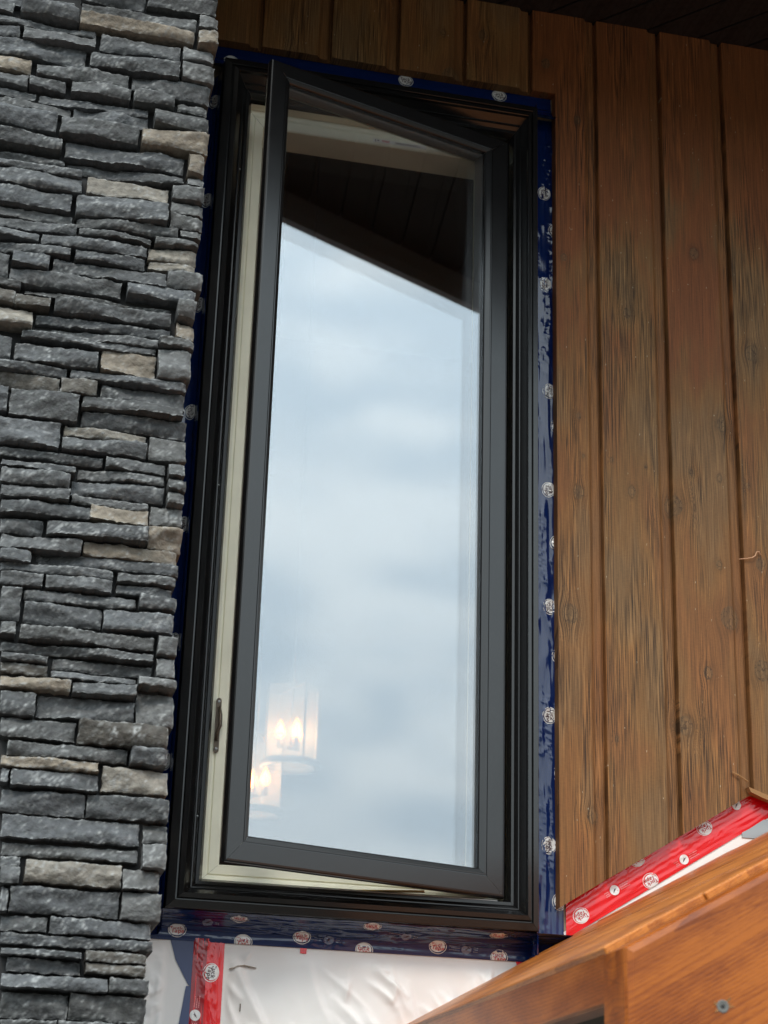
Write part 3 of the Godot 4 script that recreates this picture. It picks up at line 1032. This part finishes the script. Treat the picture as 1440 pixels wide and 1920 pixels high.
func pendant(at: Vector3, label: String, turn: float) -> void:
	var t := thing("pendant_lamp", label, "pendant lamp", at, "lit pendant lamps in the room")
	t.rotation.y = turn
	var iron := paint(Color(0.05, 0.055, 0.065), 0.45)
	var st := begin(true)
	lathe(st, Vector3.ZERO, [Vector2(0.080, 0.0), Vector2(0.096, 0.0), Vector2(0.098, 0.004), Vector2(0.098, 0.018), Vector2(0.094, 0.021), Vector2(0.080, 0.021), Vector2(0.080, 0.0)], 48)
	put("bottom_ring", commit(st), iron, t)
	st = begin(true)
	lathe(st, Vector3.ZERO, [Vector2(0.084, 0.021), Vector2(0.084, 0.262), Vector2(0.086, 0.262), Vector2(0.086, 0.021)], 48)
	put("glass_shade", commit(st), lamp_glass(), t)
	st = begin()
	for k in 2:
		block(st, Vector3(-0.092, 0.269, -0.002), Vector3(0.092, 0.272, 0.002), 0.0005, Transform3D(Basis(Vector3.UP, k * PI / 2.0), Vector3(0, 0.0 - 0.003 * k, 0)))
	put("cross_bar", commit(st), iron, t)
	for k in 4:
		put("strap", boxmesh(Vector3(0.0885, 0.021, -0.0040), Vector3(0.0915, 0.268, 0.0040), 0.001, Transform3D(Basis(Vector3.UP, k * PI / 2.0), Vector3.ZERO)), iron, t)
	st = begin(true)
	tube(st, [Vector3(0, 0.27, 0), Vector3(0, 5.6 - at.y, 0)], 0.003)
	put("rod", commit(st), iron, t)
	st = begin(true)
	lathe(st, Vector3.ZERO, [Vector2(0.0, 0.060), Vector2(0.012, 0.062), Vector2(0.014, 0.072), Vector2(0.0, 0.074)], 16)
	tube(st, [Vector3(0, 0.07, 0), Vector3(0, 0.27, 0)], 0.004)
	put("stem", commit(st), iron, t)
	var flame := StandardMaterial3D.new()
	flame.albedo_color = Color(1.0, 0.85, 0.6)
	flame.emission_enabled = true
	flame.emission = Color(1.0, 0.66, 0.30)
	flame.emission_energy_multiplier = 7.0
	var bloom_amber := StandardMaterial3D.new()
	bloom_amber.albedo_color = Color(1.0, 0.7, 0.35, 0.30)
	bloom_amber.transparency = BaseMaterial3D.TRANSPARENCY_ALPHA
	bloom_amber.roughness = 0.3
	bloom_amber.emission_enabled = true
	bloom_amber.emission = Color(1.0, 0.55, 0.18)
	bloom_amber.emission_energy_multiplier = 2.4  # orange bloom round the bright core, put into a glowing shell
	for k in 3:
		var a := TAU * k / 3.0
		var c := Vector3(sin(a) * 0.036, 0.0, cos(a) * 0.036)
		st = begin(true)
		tube(st, [Vector3(0, 0.066, 0), c + Vector3(0, 0.066, 0)], 0.003)
		lathe(st, c, [Vector2(0.0, 0.064), Vector2(0.010, 0.066), Vector2(0.010, 0.095), Vector2(0.0, 0.096)], 14)
		put("candle_holder", commit(st), iron, t)
		st = begin(true)
		lathe(st, c, [Vector2(0.0, 0.096), Vector2(0.009, 0.099), Vector2(0.0165, 0.112), Vector2(0.0160, 0.124), Vector2(0.010, 0.142), Vector2(0.004, 0.156), Vector2(0.0, 0.162)], 16)
		var bulb := put("bulb", commit(st), bloom_amber, t)
		st = begin(true)
		lathe(st, c, [Vector2(0.0, 0.102), Vector2(0.0065, 0.106), Vector2(0.0105, 0.116), Vector2(0.0095, 0.126), Vector2(0.005, 0.140), Vector2(0.0, 0.148)], 14)
		put("filament", commit(st), flame, bulb)
		var l := OmniLight3D.new()
		l.name = "bulb_light"
		l.light_color = Color(1.0, 0.84, 0.62)
		l.light_energy = 0.010
		l.light_size = 0.014
		l.omni_range = 9.0
		l.omni_attenuation = 2.0
		l.shadow_enabled = true
		l.position = c + Vector3(0, 0.122, 0)
		t.add_child(l, true)


func lamp_glass() -> StandardMaterial3D:
	var g := paint(Color(0.85, 0.85, 0.82), 0.4)
	g.transparency = BaseMaterial3D.TRANSPARENCY_ALPHA
	g.albedo_color.a = 0.085
	g.backlight_enabled = true
	g.backlight = Color(0.8, 0.8, 0.78)
	return g


# ---------------------------------------------------------------- tapes

# A strip of tape: s runs along it, the cross profile lists (offset, z) in the tape's own frame xf (x along, y across, z out).
func tape_of(xf: Transform3D, profile: Array, n: int, amp: float) -> Dictionary:
	var cum := [0.0]
	for k in profile.size() - 1:
		cum.append(cum[-1] + Vector2(profile[k][0], profile[k][1]).distance_to(Vector2(profile[k + 1][0], profile[k + 1][1])))
	return {"xf": xf, "profile": profile, "cum": cum, "noise": noise(n, FastNoiseLite.TYPE_SIMPLEX_SMOOTH, 3), "amp": amp}


func tape_point(d: Dictionary, s: float, t: float, lift := 0.0) -> Vector3:
	var cum: Array = d.cum
	t = clampf(t, 0.0, cum[-1])
	var k := 0
	while k < cum.size() - 2 and t > cum[k + 1]:
		k += 1
	var a := Vector2(d.profile[k][0], d.profile[k][1])
	var b := Vector2(d.profile[k + 1][0], d.profile[k + 1][1])
	var p := a.lerp(b, (t - cum[k]) / maxf(cum[k + 1] - cum[k], 1e-6))
	var n := (b - a).normalized()
	n = Vector2(-n.y, n.x)   # out of the tape for a profile that runs upwards (across +y)
	if n.y < 0.0:
		n = -n
	var w: FastNoiseLite = d.noise
	var ridge: float = pow(1.0 - absf(w.get_noise_2d(s * 3.2, t * 66.0)), 5.0) * 1.1 + pow(1.0 - absf(w.get_noise_2d(s * 16.0 + 31.0, t * 80.0 + s * 22.0)), 8.0) * 0.6 * smoothstep(-0.1, 0.25, w.get_noise_2d(s * 7.0 + 90.0, t * 20.0))
	var lie: float = minf(1.0, t / 0.006) * minf(1.0, (cum[-1] - t) / 0.004)
	p += n * (ridge * d.amp * lie + lift)
	return d.xf * Vector3(s, p.x, p.y)


# Where on the cross profile a given offset lies.
func tape_t(d: Dictionary, across: float) -> float:
	for k in d.profile.size() - 1:
		var a: float = d.profile[k][0]
		var b: float = d.profile[k + 1][0]
		if (across - a) * (across - b) <= 0.0 and absf(a - b) > 0.002:
			return lerpf(d.cum[k], d.cum[k + 1], (across - a) / (b - a))
	return d.cum[-1] if absf(across - d.profile[-1][0]) < absf(across - d.profile[0][0]) else 0.0


func tape_strip(called: String, label: String, d: Dictionary, s0: float, s1: float, m: Material, cut := 0.0) -> MeshInstance3D:
	var st := begin(true)
	var total: float = d.cum[-1]
	sheet(st, int((s1 - s0) / 0.0026), 30, func(u: float, v: float) -> Vector3:
		return tape_point(d, lerpf(s0 + cut * v * total, s1, u), v * total))
	return tag(put(called, commit(st), m), label, "tape")


# A printed roundel with the two words in it, lying on the tape. turn in degrees in the tape's frame.
func roundel(parent: Node, d: Dictionary, s: float, across: float, turn: float, white: Material, ink: Material, r := 0.0125) -> void:
	var t := tape_t(d, across)
	var a := deg_to_rad(turn)
	var on := func(p: Vector2, lift: float) -> Vector3:
		var q := p.rotated(a)
		return tape_point(d, s + q.x, t + q.y, lift)
	var st := begin(true)
	for k in 24:
		var u := TAU * k / 24.0
		var v := TAU * (k + 1) / 24.0
		for g in 4:
			var r0 := r * g / 4.0
			var r1 := r * (g + 1) / 4.0
			var sq := Vector2(1.0, 0.88)
			quad(st, on.call(Vector2(cos(u), sin(u)) * sq * r0, 0.0005), on.call(Vector2(cos(u), sin(u)) * sq * r1, 0.0005), on.call(Vector2(cos(v), sin(v)) * sq * r1, 0.0005), on.call(Vector2(cos(v), sin(v)) * sq * r0, 0.0005))
		var o := Vector2(r * 0.05, -r * 0.07)
		var s2 := Vector2(1.0, 0.88) * r
		quad(st, on.call(Vector2(cos(u), sin(u)) * s2 * 1.10 + o, 0.0004), on.call(Vector2(cos(u), sin(u)) * s2 * 1.19 + o, 0.0004), on.call(Vector2(cos(v), sin(v)) * s2 * 1.19 + o, 0.0004), on.call(Vector2(cos(v), sin(v)) * s2 * 1.10 + o, 0.0004))
	var o := put("printed_badge", commit(st), white, parent)
	st = begin(true)
	for word in [["Tuck", -0.10, 0.23], ["Tape", 0.14, -0.36]]:
		lettering(st, word[0], func(p: Vector2) -> Vector3: return on.call(Vector2(p.x * r * 1.62 + word[1] * r, p.y * r * 1.62 + word[2] * r), 0.0009))
	put("lettering", commit(st), ink, o)


# A word as flat letters, one unit wide, its middle at the origin, each corner placed by f.
func lettering(st: SurfaceTool, word: String, f: Callable) -> void:
	var font := SystemFont.new()
	font.font_names = PackedStringArray(["Droid Sans"])
	font.font_weight = 700
	var tm := TextMesh.new()
	tm.font = font
	tm.text = word
	tm.font_size = 64
	tm.pixel_size = 0.01
	tm.depth = 0.0
	tm.curve_step = 3.0
	var arr := tm.get_mesh_arrays()
	if arr.is_empty():
		return
	var v: PackedVector3Array = arr[Mesh.ARRAY_VERTEX]
	var ids: PackedInt32Array = arr[Mesh.ARRAY_INDEX] if arr[Mesh.ARRAY_INDEX] != null else PackedInt32Array(range(v.size()))
	var lo := Vector2(1e9, 1e9)
	var hi := -lo
	for p in v:
		lo = lo.min(Vector2(p.x, p.y))
		hi = hi.max(Vector2(p.x, p.y))
	var size := hi.x - lo.x
	for k in ids:
		st.add_vertex(f.call((Vector2(v[k].x, v[k].y) - (lo + hi) / 2.0) / size))


# A small round mark with a swift in it and lines of tiny print on both sides.
func small_mark(parent: Node, d: Dictionary, s: float, across: float, turn: float, white: Material, ink: Material, faint: Material) -> void:
	var t := tape_t(d, across)
	var a := deg_to_rad(turn)
	var on := func(x: float, y: float, lift: float) -> Vector3:
		var q := Vector2(x, y).rotated(a)
		return tape_point(d, s + q.x, t + q.y, lift)
	var st := begin(true)
	var r := 0.0085
	for k in 20:
		var u := TAU * k / 20.0
		var v := TAU * (k + 1) / 20.0
		for g in 3:
			quad(st, on.call(cos(u) * r * g / 3.0, sin(u) * r * g / 3.0, 0.0005), on.call(cos(u) * r * (g + 1) / 3.0, sin(u) * r * (g + 1) / 3.0, 0.0005), on.call(cos(v) * r * (g + 1) / 3.0, sin(v) * r * (g + 1) / 3.0, 0.0005), on.call(cos(v) * r * g / 3.0, sin(v) * r * g / 3.0, 0.0005))
	var o := put("printed_mark", commit(st), white, parent)
	st = begin(true)
	for q in [[-0.55, -0.25, 0.0, 0.15, 0.1, -0.1], [0.0, 0.15, 0.55, 0.45, 0.1, -0.1], [-0.1, 0.15, 0.12, 0.05, -0.15, -0.45]]:
		tri(st, on.call(q[0] * r, q[1] * r, 0.0009), on.call(q[4] * r, q[5] * r, 0.0009), on.call(q[2] * r, q[3] * r, 0.0009))
	put("swift", commit(st), ink, o)
	st = begin(true)
	for q in [[-0.030, -0.012, 0.0030], [-0.026, -0.012, -0.0005], [-0.029, -0.012, -0.0040], [0.012, 0.019, 0.0035], [0.012, 0.018, 0.0005], [0.012, 0.019, -0.0030]]:
		var x: float = q[0]
		while x < q[1]:
			var step := rng.randf_range(0.0012, 0.0030)
			quad(st, on.call(x, q[2], 0.0008), on.call(x + step * 0.75, q[2], 0.0008), on.call(x + step * 0.75, q[2] + 0.0015, 0.0008), on.call(x, q[2] + 0.0015, 0.0008))
			x += step
	put("small_print", commit(st), faint, o).set_meta("kind", "stuff")


func make_tapes() -> void:
	var upright := Transform3D(Basis(Vector3(0, 1, 0), Vector3(-1, 0, 0), Vector3(0, 0, 1)), Vector3.ZERO)
	# blue, right of the frame: across is -x
	var right := tape_of(upright, [[-0.6745, -0.0787], [-0.640, -0.0787], [-0.629, -0.0780], [-0.6185, -0.0745], [-0.6120, -0.0655], [-0.6100, -0.022]], 201, 0.0034)
	var o := tape_strip("blue_tape", "glossy wrinkled blue sheathing tape down the right side of the window", right, 2.040, 3.662, M.blue_tape)
	for q in [[3.498, 0.644], [3.418, 0.6655], [3.300, 0.645], [3.077, 0.653], [3.007, 0.6675], [2.880, 0.651], [2.778, 0.6665], [2.656, 0.652], [2.566, 0.669], [2.457, 0.651], [2.356, 0.670], [2.231, 0.649], [2.138, 0.668]]:
		roundel(o, right, q[0], -q[1], 180.0 + rng.randf_range(-6, 6), M.print_white, M.print_ink)
	# blue, left of the frame
	var left := tape_of(upright, [[0.0010, -0.022], [0.0012, -0.0655], [0.008, -0.0745], [0.018, -0.0785], [0.046, -0.0787]], 202, 0.0014)
	o = tape_strip("blue_tape", "narrow strip of blue tape in shade between stone column and window", left, 2.040, 3.640, M.blue_tape)
	for q in [[3.584, -0.005], [3.372, -0.006], [3.157, -0.007], [2.946, -0.007], [2.735, -0.007], [2.525, -0.007], [2.320, -0.007], [2.162, -0.008]]:
		roundel(o, left, q[0], -q[1], 180.0 + rng.randf_range(-6, 6), M.print_white, M.print_ink)
	# blue, under the sill
	var level := Transform3D.IDENTITY
	var under := tape_of(level, [[2.0345, -0.0772], [2.0450, -0.0765], [2.0530, -0.0735], [2.0660, -0.0540], [2.0742, -0.022]], 203, 0.0022)
	o = tape_strip("blue_tape", "shiny blue tape with round badges along the underside of the window sill", under, -0.030, 0.700, M.blue_tape)
	for q in [[0.029, 2.0525], [0.136, 2.0385], [0.230, 2.0535], [0.334, 2.0380], [0.456, 2.052], [0.561, 2.0400], [0.123, 2.0700], [0.337, 2.0710], [0.549, 2.0700]]:
		roundel(o, under, q[0], q[1], -5.0 + rng.randf_range(-5, 5), M.print_white, M.print_red)
	for q in [[0.275, 2.0505], [0.400, 2.0620], [0.505, 2.0490], [0.075, 2.0640]]:
		small_mark(o, under, q[0], q[1], -4.0, M.print_faint_blue, M.print_ink, M.print_faint_blue)
	# blue, over the head
	var above := tape_of(level, [[3.6455, -0.034], [3.6530, -0.056], [3.6660, -0.0690], [3.690, -0.0775], [3.722, -0.0787]], 204, 0.0014)
	o = tape_strip("blue_tape", "dark blue tape over the window head under the short boards", above, -0.030, 0.6575, M.blue_tape)
	for q in [[0.020, 3.684], [0.362, 3.704], [0.446, 3.676], [0.551, 3.704]]:
		roundel(o, above, q[0], q[1], -5.0, M.print_white, M.print_ink)

	# red, upright below the sill
	var lean := Transform3D(Basis(Vector3(0, 1, 0), Vector3(-1, 0, 0), Vector3(0, 0, 1)).rotated(Vector3.BACK, 0.012), Vector3.ZERO)
	var stem := tape_of(upright, [[-0.1075, -0.0778], [-0.085, -0.0774], [-0.058, -0.0776]], 205, 0.0012)
	o = tape_strip("red_tape", "upright red tape strip on the white wrap below the window", stem, 1.60, 2.042, M.red_tape)
	var over := begin(true)   # where the strip lies on the blue film it shows darker
	sheet(over, 160, 8, func(u: float, v: float) -> Vector3:
		return tape_point(stem, lerpf(1.60, 2.040, u), tape_t(stem, -0.080) + v * (stem.cum[-1] - tape_t(stem, -0.080) - 0.0003), 0.0003))
	put("overlap", commit(over), M.red_dark, o)
	roundel(o, stem, 1.988, -0.089, 172.0, M.print_white, M.print_ink)
	roundel(o, stem, 1.800, -0.089, 175.0, M.print_white, M.print_ink)
	small_mark(o, stem, 1.921, -0.067, 176.0, M.print_white, M.print_ink, M.print_faint_red)

	# red, along the foot of the siding
	var slope := Transform3D(Basis(Vector3.BACK, atan(0.622)), Vector3(0.6755, 2.080, 0.0))
	var run := tape_of(slope, [[-0.004, -0.0776], [0.020, -0.0770], [0.045, -0.0773], [0.064, -0.0778]], 206, 0.0011)
	o = tape_strip("red_tape", "sloping red tape strip between siding and porch roof", run, 0.0, 0.52, M.red_tape, 0.622)
	for q in [[0.705, 2.116], [0.830, 2.183], [0.931, 2.281], [0.806, 2.218]]:
		var p: Vector3 = slope.affine_inverse() * Vector3(q[0], q[1], 0)
		roundel(o, run, p.x, p.y, 176.0, M.print_white, M.print_red)
	for q in [[0.764, 2.163], [0.891, 2.224], [0.991, 2.326]]:
		var p: Vector3 = slope.affine_inverse() * Vector3(q[0], q[1], 0)
		small_mark(o, run, p.x, p.y, 178.0, M.print_white, M.print_ink, M.print_faint_red)

	# loose ends
	var st := begin()
	slab(st, PackedVector2Array([Vector2(0.019, 2.040), Vector2(0.0595, 2.040), Vector2(0.0590, 1.9640), Vector2(0.0530, 1.967), Vector2(0.0310, 2.004)]), -0.0786, -0.0779)
	slab(st, PackedVector2Array([Vector2(0.0500, 1.9650), Vector2(0.0600, 1.9650), Vector2(0.0590, 1.88), Vector2(0.0390, 1.88)]), -0.0786, -0.07785)
	tag(put("blue_tape_flap", commit(st), M.blue_back), "dull blue torn flap of tape left of the upright red strip", "tape")
	st = begin()
	slab(st, PackedVector2Array([Vector2(0.588, 2.045), Vector2(0.660, 2.045), Vector2(0.660, 2.012), Vector2(0.596, 2.018)]), -0.0790, -0.0778)
	tag(put("red_tape_scrap", commit(st), M.red_tape), "small red tape end under the right corner of the sill", "tape")
	st = begin()
	slab(st, PackedVector2Array([Vector2(0.2295, 2.040), Vector2(0.2405, 2.039), Vector2(0.2400, 2.0255), Vector2(0.2300, 2.0262)]), -0.0780, -0.0772)
	tag(put("red_tape_scrap", commit(st), M.red_tape), "tiny red tape tab peeping out below the blue sill tape", "tape")


# ---------------------------------------------------------------- porch roof

func make_porch_roof() -> void:
	var ang := atan(0.561)
	var t := thing("porch_roof", "orange oiled cedar porch roof sloping up to the right below the boards", "porch roof", Vector3(0.372, 1.906, 0.0))
	var tilt := Transform3D(Basis(Vector3.BACK, ang), Vector3.ZERO)
	# roof boards lie parallel to the eave; their own x runs with the grain
	var along := Basis(Vector3(0, 0, 1), Vector3(0, 1, 0), Vector3(-1, 0, 0))
	var at := 0.0
	for k in 6:
		var wid: float = 0.138 if k < 5 else 0.095
		var b := put("roof_board", boxmesh(Vector3(-0.0785, -0.032, -(wid - 0.0025)), Vector3(0.962, rng.randf_range(-0.0010, 0.0010), 0.0), 0.0015), M.cedar1, t)
		b.transform = tilt * Transform3D(along, Vector3(at, 0, 0))
		at += wid
	var peak := tilt * Vector3(at, 0, 0)
	var down := Transform3D(Basis(Vector3.BACK, -ang), peak)
	at = 0.0
	for k in 6:
		var b := put("roof_board", boxmesh(Vector3(-0.0785, -0.032, -0.1355), Vector3(0.962, 0.0, -0.002), 0.0015), M.cedar1, t)
		b.transform = down * Transform3D(along, Vector3(at, 0, 0))
		at += 0.138
	var fascia := put("eave_board", boxmesh(Vector3(-0.078, -0.062, -0.036), Vector3(0.962, -0.002, -0.004), 0.003), M.cedar0, t)
	fascia.basis = along
	put("porch_shade_panel", boxmesh(Vector3(0.036, -0.060, -0.078), Vector3(1.30, -0.044, 0.962)), M.soffit, t)  # added dark panel, stands in for the deep shade under the porch
	# barge board over the gable end, plumb cut at its foot
	var barge := Node3D.new()
	barge.name = "barge_board"
	t.add_child(barge)
	barge.position = Vector3(0.0, -0.010, 0.0)
	barge.rotation.z = ang
	var c := cos(ang)
	var s := sin(ang)
	var st := begin()
	var depth := 0.205
	var face := func(inset: float) -> Array:   # corners in the board's own frame, anticlockwise: foot, along, top
		var e := inset / c
		var lo := Vector2(s * -(depth - e - inset * s), -(depth - e - inset * s) * c) + Vector2(c, -s) * inset
		var top := Vector2(s * -(e - inset * s), -(e - inset * s) * c) + Vector2(c, -s) * inset
		return [lo, Vector2(0.785 + lo.y * s / c, lo.y), Vector2(0.785 + top.y * s / c, top.y), top]
	var f0: Array = face.call(0.0)
	var f1: Array = face.call(0.002)
	var f2: Array = face.call(0.008)
	var layers := [[f0, 0.9645], [f0, 1.0270], [f1, 1.0325], [f2, 1.0350]]
	for k in 3:
		for i in 4:
			var a: Vector2 = layers[k][0][i]
			var b: Vector2 = layers[k][0][(i + 1) % 4]
			var a2: Vector2 = layers[k + 1][0][i]
			var b2: Vector2 = layers[k + 1][0][(i + 1) % 4]
			quad(st, Vector3(a.x, a.y, layers[k][1]), Vector3(b.x, b.y, layers[k][1]), Vector3(b2.x, b2.y, layers[k + 1][1]), Vector3(a2.x, a2.y, layers[k + 1][1]))
	quad(st, Vector3(f2[0].x, f2[0].y, 1.035), Vector3(f2[1].x, f2[1].y, 1.035), Vector3(f2[2].x, f2[2].y, 1.035), Vector3(f2[3].x, f2[3].y, 1.035))
	quad(st, Vector3(f0[3].x, f0[3].y, 0.9645), Vector3(f0[2].x, f0[2].y, 0.9645), Vector3(f0[1].x, f0[1].y, 0.9645), Vector3(f0[0].x, f0[0].y, 0.9645))
	put("board", commit(st), M.cedar2, barge)
	# countersunk screw with a square socket, fibres torn up round it
	var p := barge.transform.affine_inverse() * Vector3(0.4785 - 0.372, 1.8405 - 1.906, 1.0352)
	var facing := Transform3D(Basis(Vector3.RIGHT, PI / 2.0), p)
	st = begin()
	lathe(st, Vector3.ZERO, [Vector2(0.0, -0.0002), Vector2(0.0022, 0.0), Vector2(0.0058, 0.0006), Vector2(0.0068, 0.0002), Vector2(0.0070, -0.002)], 20, facing)
	put("screw", commit(st), M.dull_steel, barge)
	put("screw_socket", boxmesh(p - Vector3(0.0017, 0.0017, 0.001), p + Vector3(0.0017, 0.0017, 0.0010)), M.rubber, barge)
	st = begin()
	for k in 9:
		var a := rng.randf_range(-0.7, 0.7) + (PI if k % 2 else 0.0) - 0.25
		var d := Vector3(cos(a), sin(a), 0)
		var n := Vector3(-sin(a), cos(a), 0) * 0.0009
		var q := p + d * 0.0068
		tri(st, q - n, q + n, q + d * rng.randf_range(0.003, 0.007) + Vector3(0, 0, 0.0022))
	put("torn_fibre", commit(st), M.cut_wood, barge)


# ---------------------------------------------------------------- small things

func make_small_things() -> void:
	var st := begin(true)
	tube(st, [Vector3(1.006, 2.776, -0.0525), Vector3(1.020, 2.778, -0.0500), Vector3(1.030, 2.7805, -0.0480), Vector3(1.036, 2.7850, -0.0490), Vector3(1.039, 2.7925, -0.0495), Vector3(1.044, 2.7940, -0.0500), Vector3(1.048, 2.7890, -0.0520)], 0.0011, 6)
	var curl := paint(Color(0.55, 0.30, 0.17), 0.6)
	tag(put("wood_shaving", commit(st), curl), "thin pale curl of wood caught in the last groove on the right", "wood shaving")
	st = begin()
	tube(st, [Vector3(0.975, 2.3775, -0.0515), Vector3(0.985, 2.3725, -0.0485), Vector3(1.0035, 2.3630, -0.0510)], 0.0016, 5)
	tag(put("wood_splinter", commit(st), M.cut_wood), "short raised splinter on the board above the red tape end", "wood splinter")
	st = begin()
	slab(st, PackedVector2Array([Vector2(1.004, 2.354), Vector2(1.030, 2.345), Vector2(1.075, 2.332), Vector2(1.075, 2.322), Vector2(1.028, 2.337), Vector2(1.008, 2.345)]), -0.064, -0.0500)
	tag(put("wood_splinter", commit(st), M.cut_wood), "long broken board edge above the end of the sloping red tape", "wood splinter")
	# grey flashing end behind the sloping tape
	tag(put("metal_flashing", boxmesh(Vector3(1.000, 2.270, -0.0795), Vector3(1.075, 2.305, -0.0775), 0.0003), M.steel), "grey flashing end between red tape and porch roof on the right", "flashing")
	# scuffs and marks on the wrap
	st = begin()
	slab(st, PackedVector2Array([Vector2(0.1165, 1.9955), Vector2(0.1230, 1.9972), Vector2(0.1290, 2.0005), Vector2(0.1400, 2.0022), Vector2(0.1600, 1.9985), Vector2(0.1390, 2.0010), Vector2(0.1300, 1.9992), Vector2(0.1240, 1.9962), Vector2(0.1180, 1.9945)]), -0.0790, -0.0715)
	tag(put("torn_paper", commit(st), M.tear), "small brown tear in the white wrap beside the upright red tape", "tear")
	st = begin()
	block(st, Vector3(0.1362, 1.930, -0.0745), Vector3(0.1378, 1.9420, -0.0725), 0.0004)
	tag(put("staple", commit(st), M.bronze), "single dark upright staple in the white wrap right of the upright red tape", "staple")
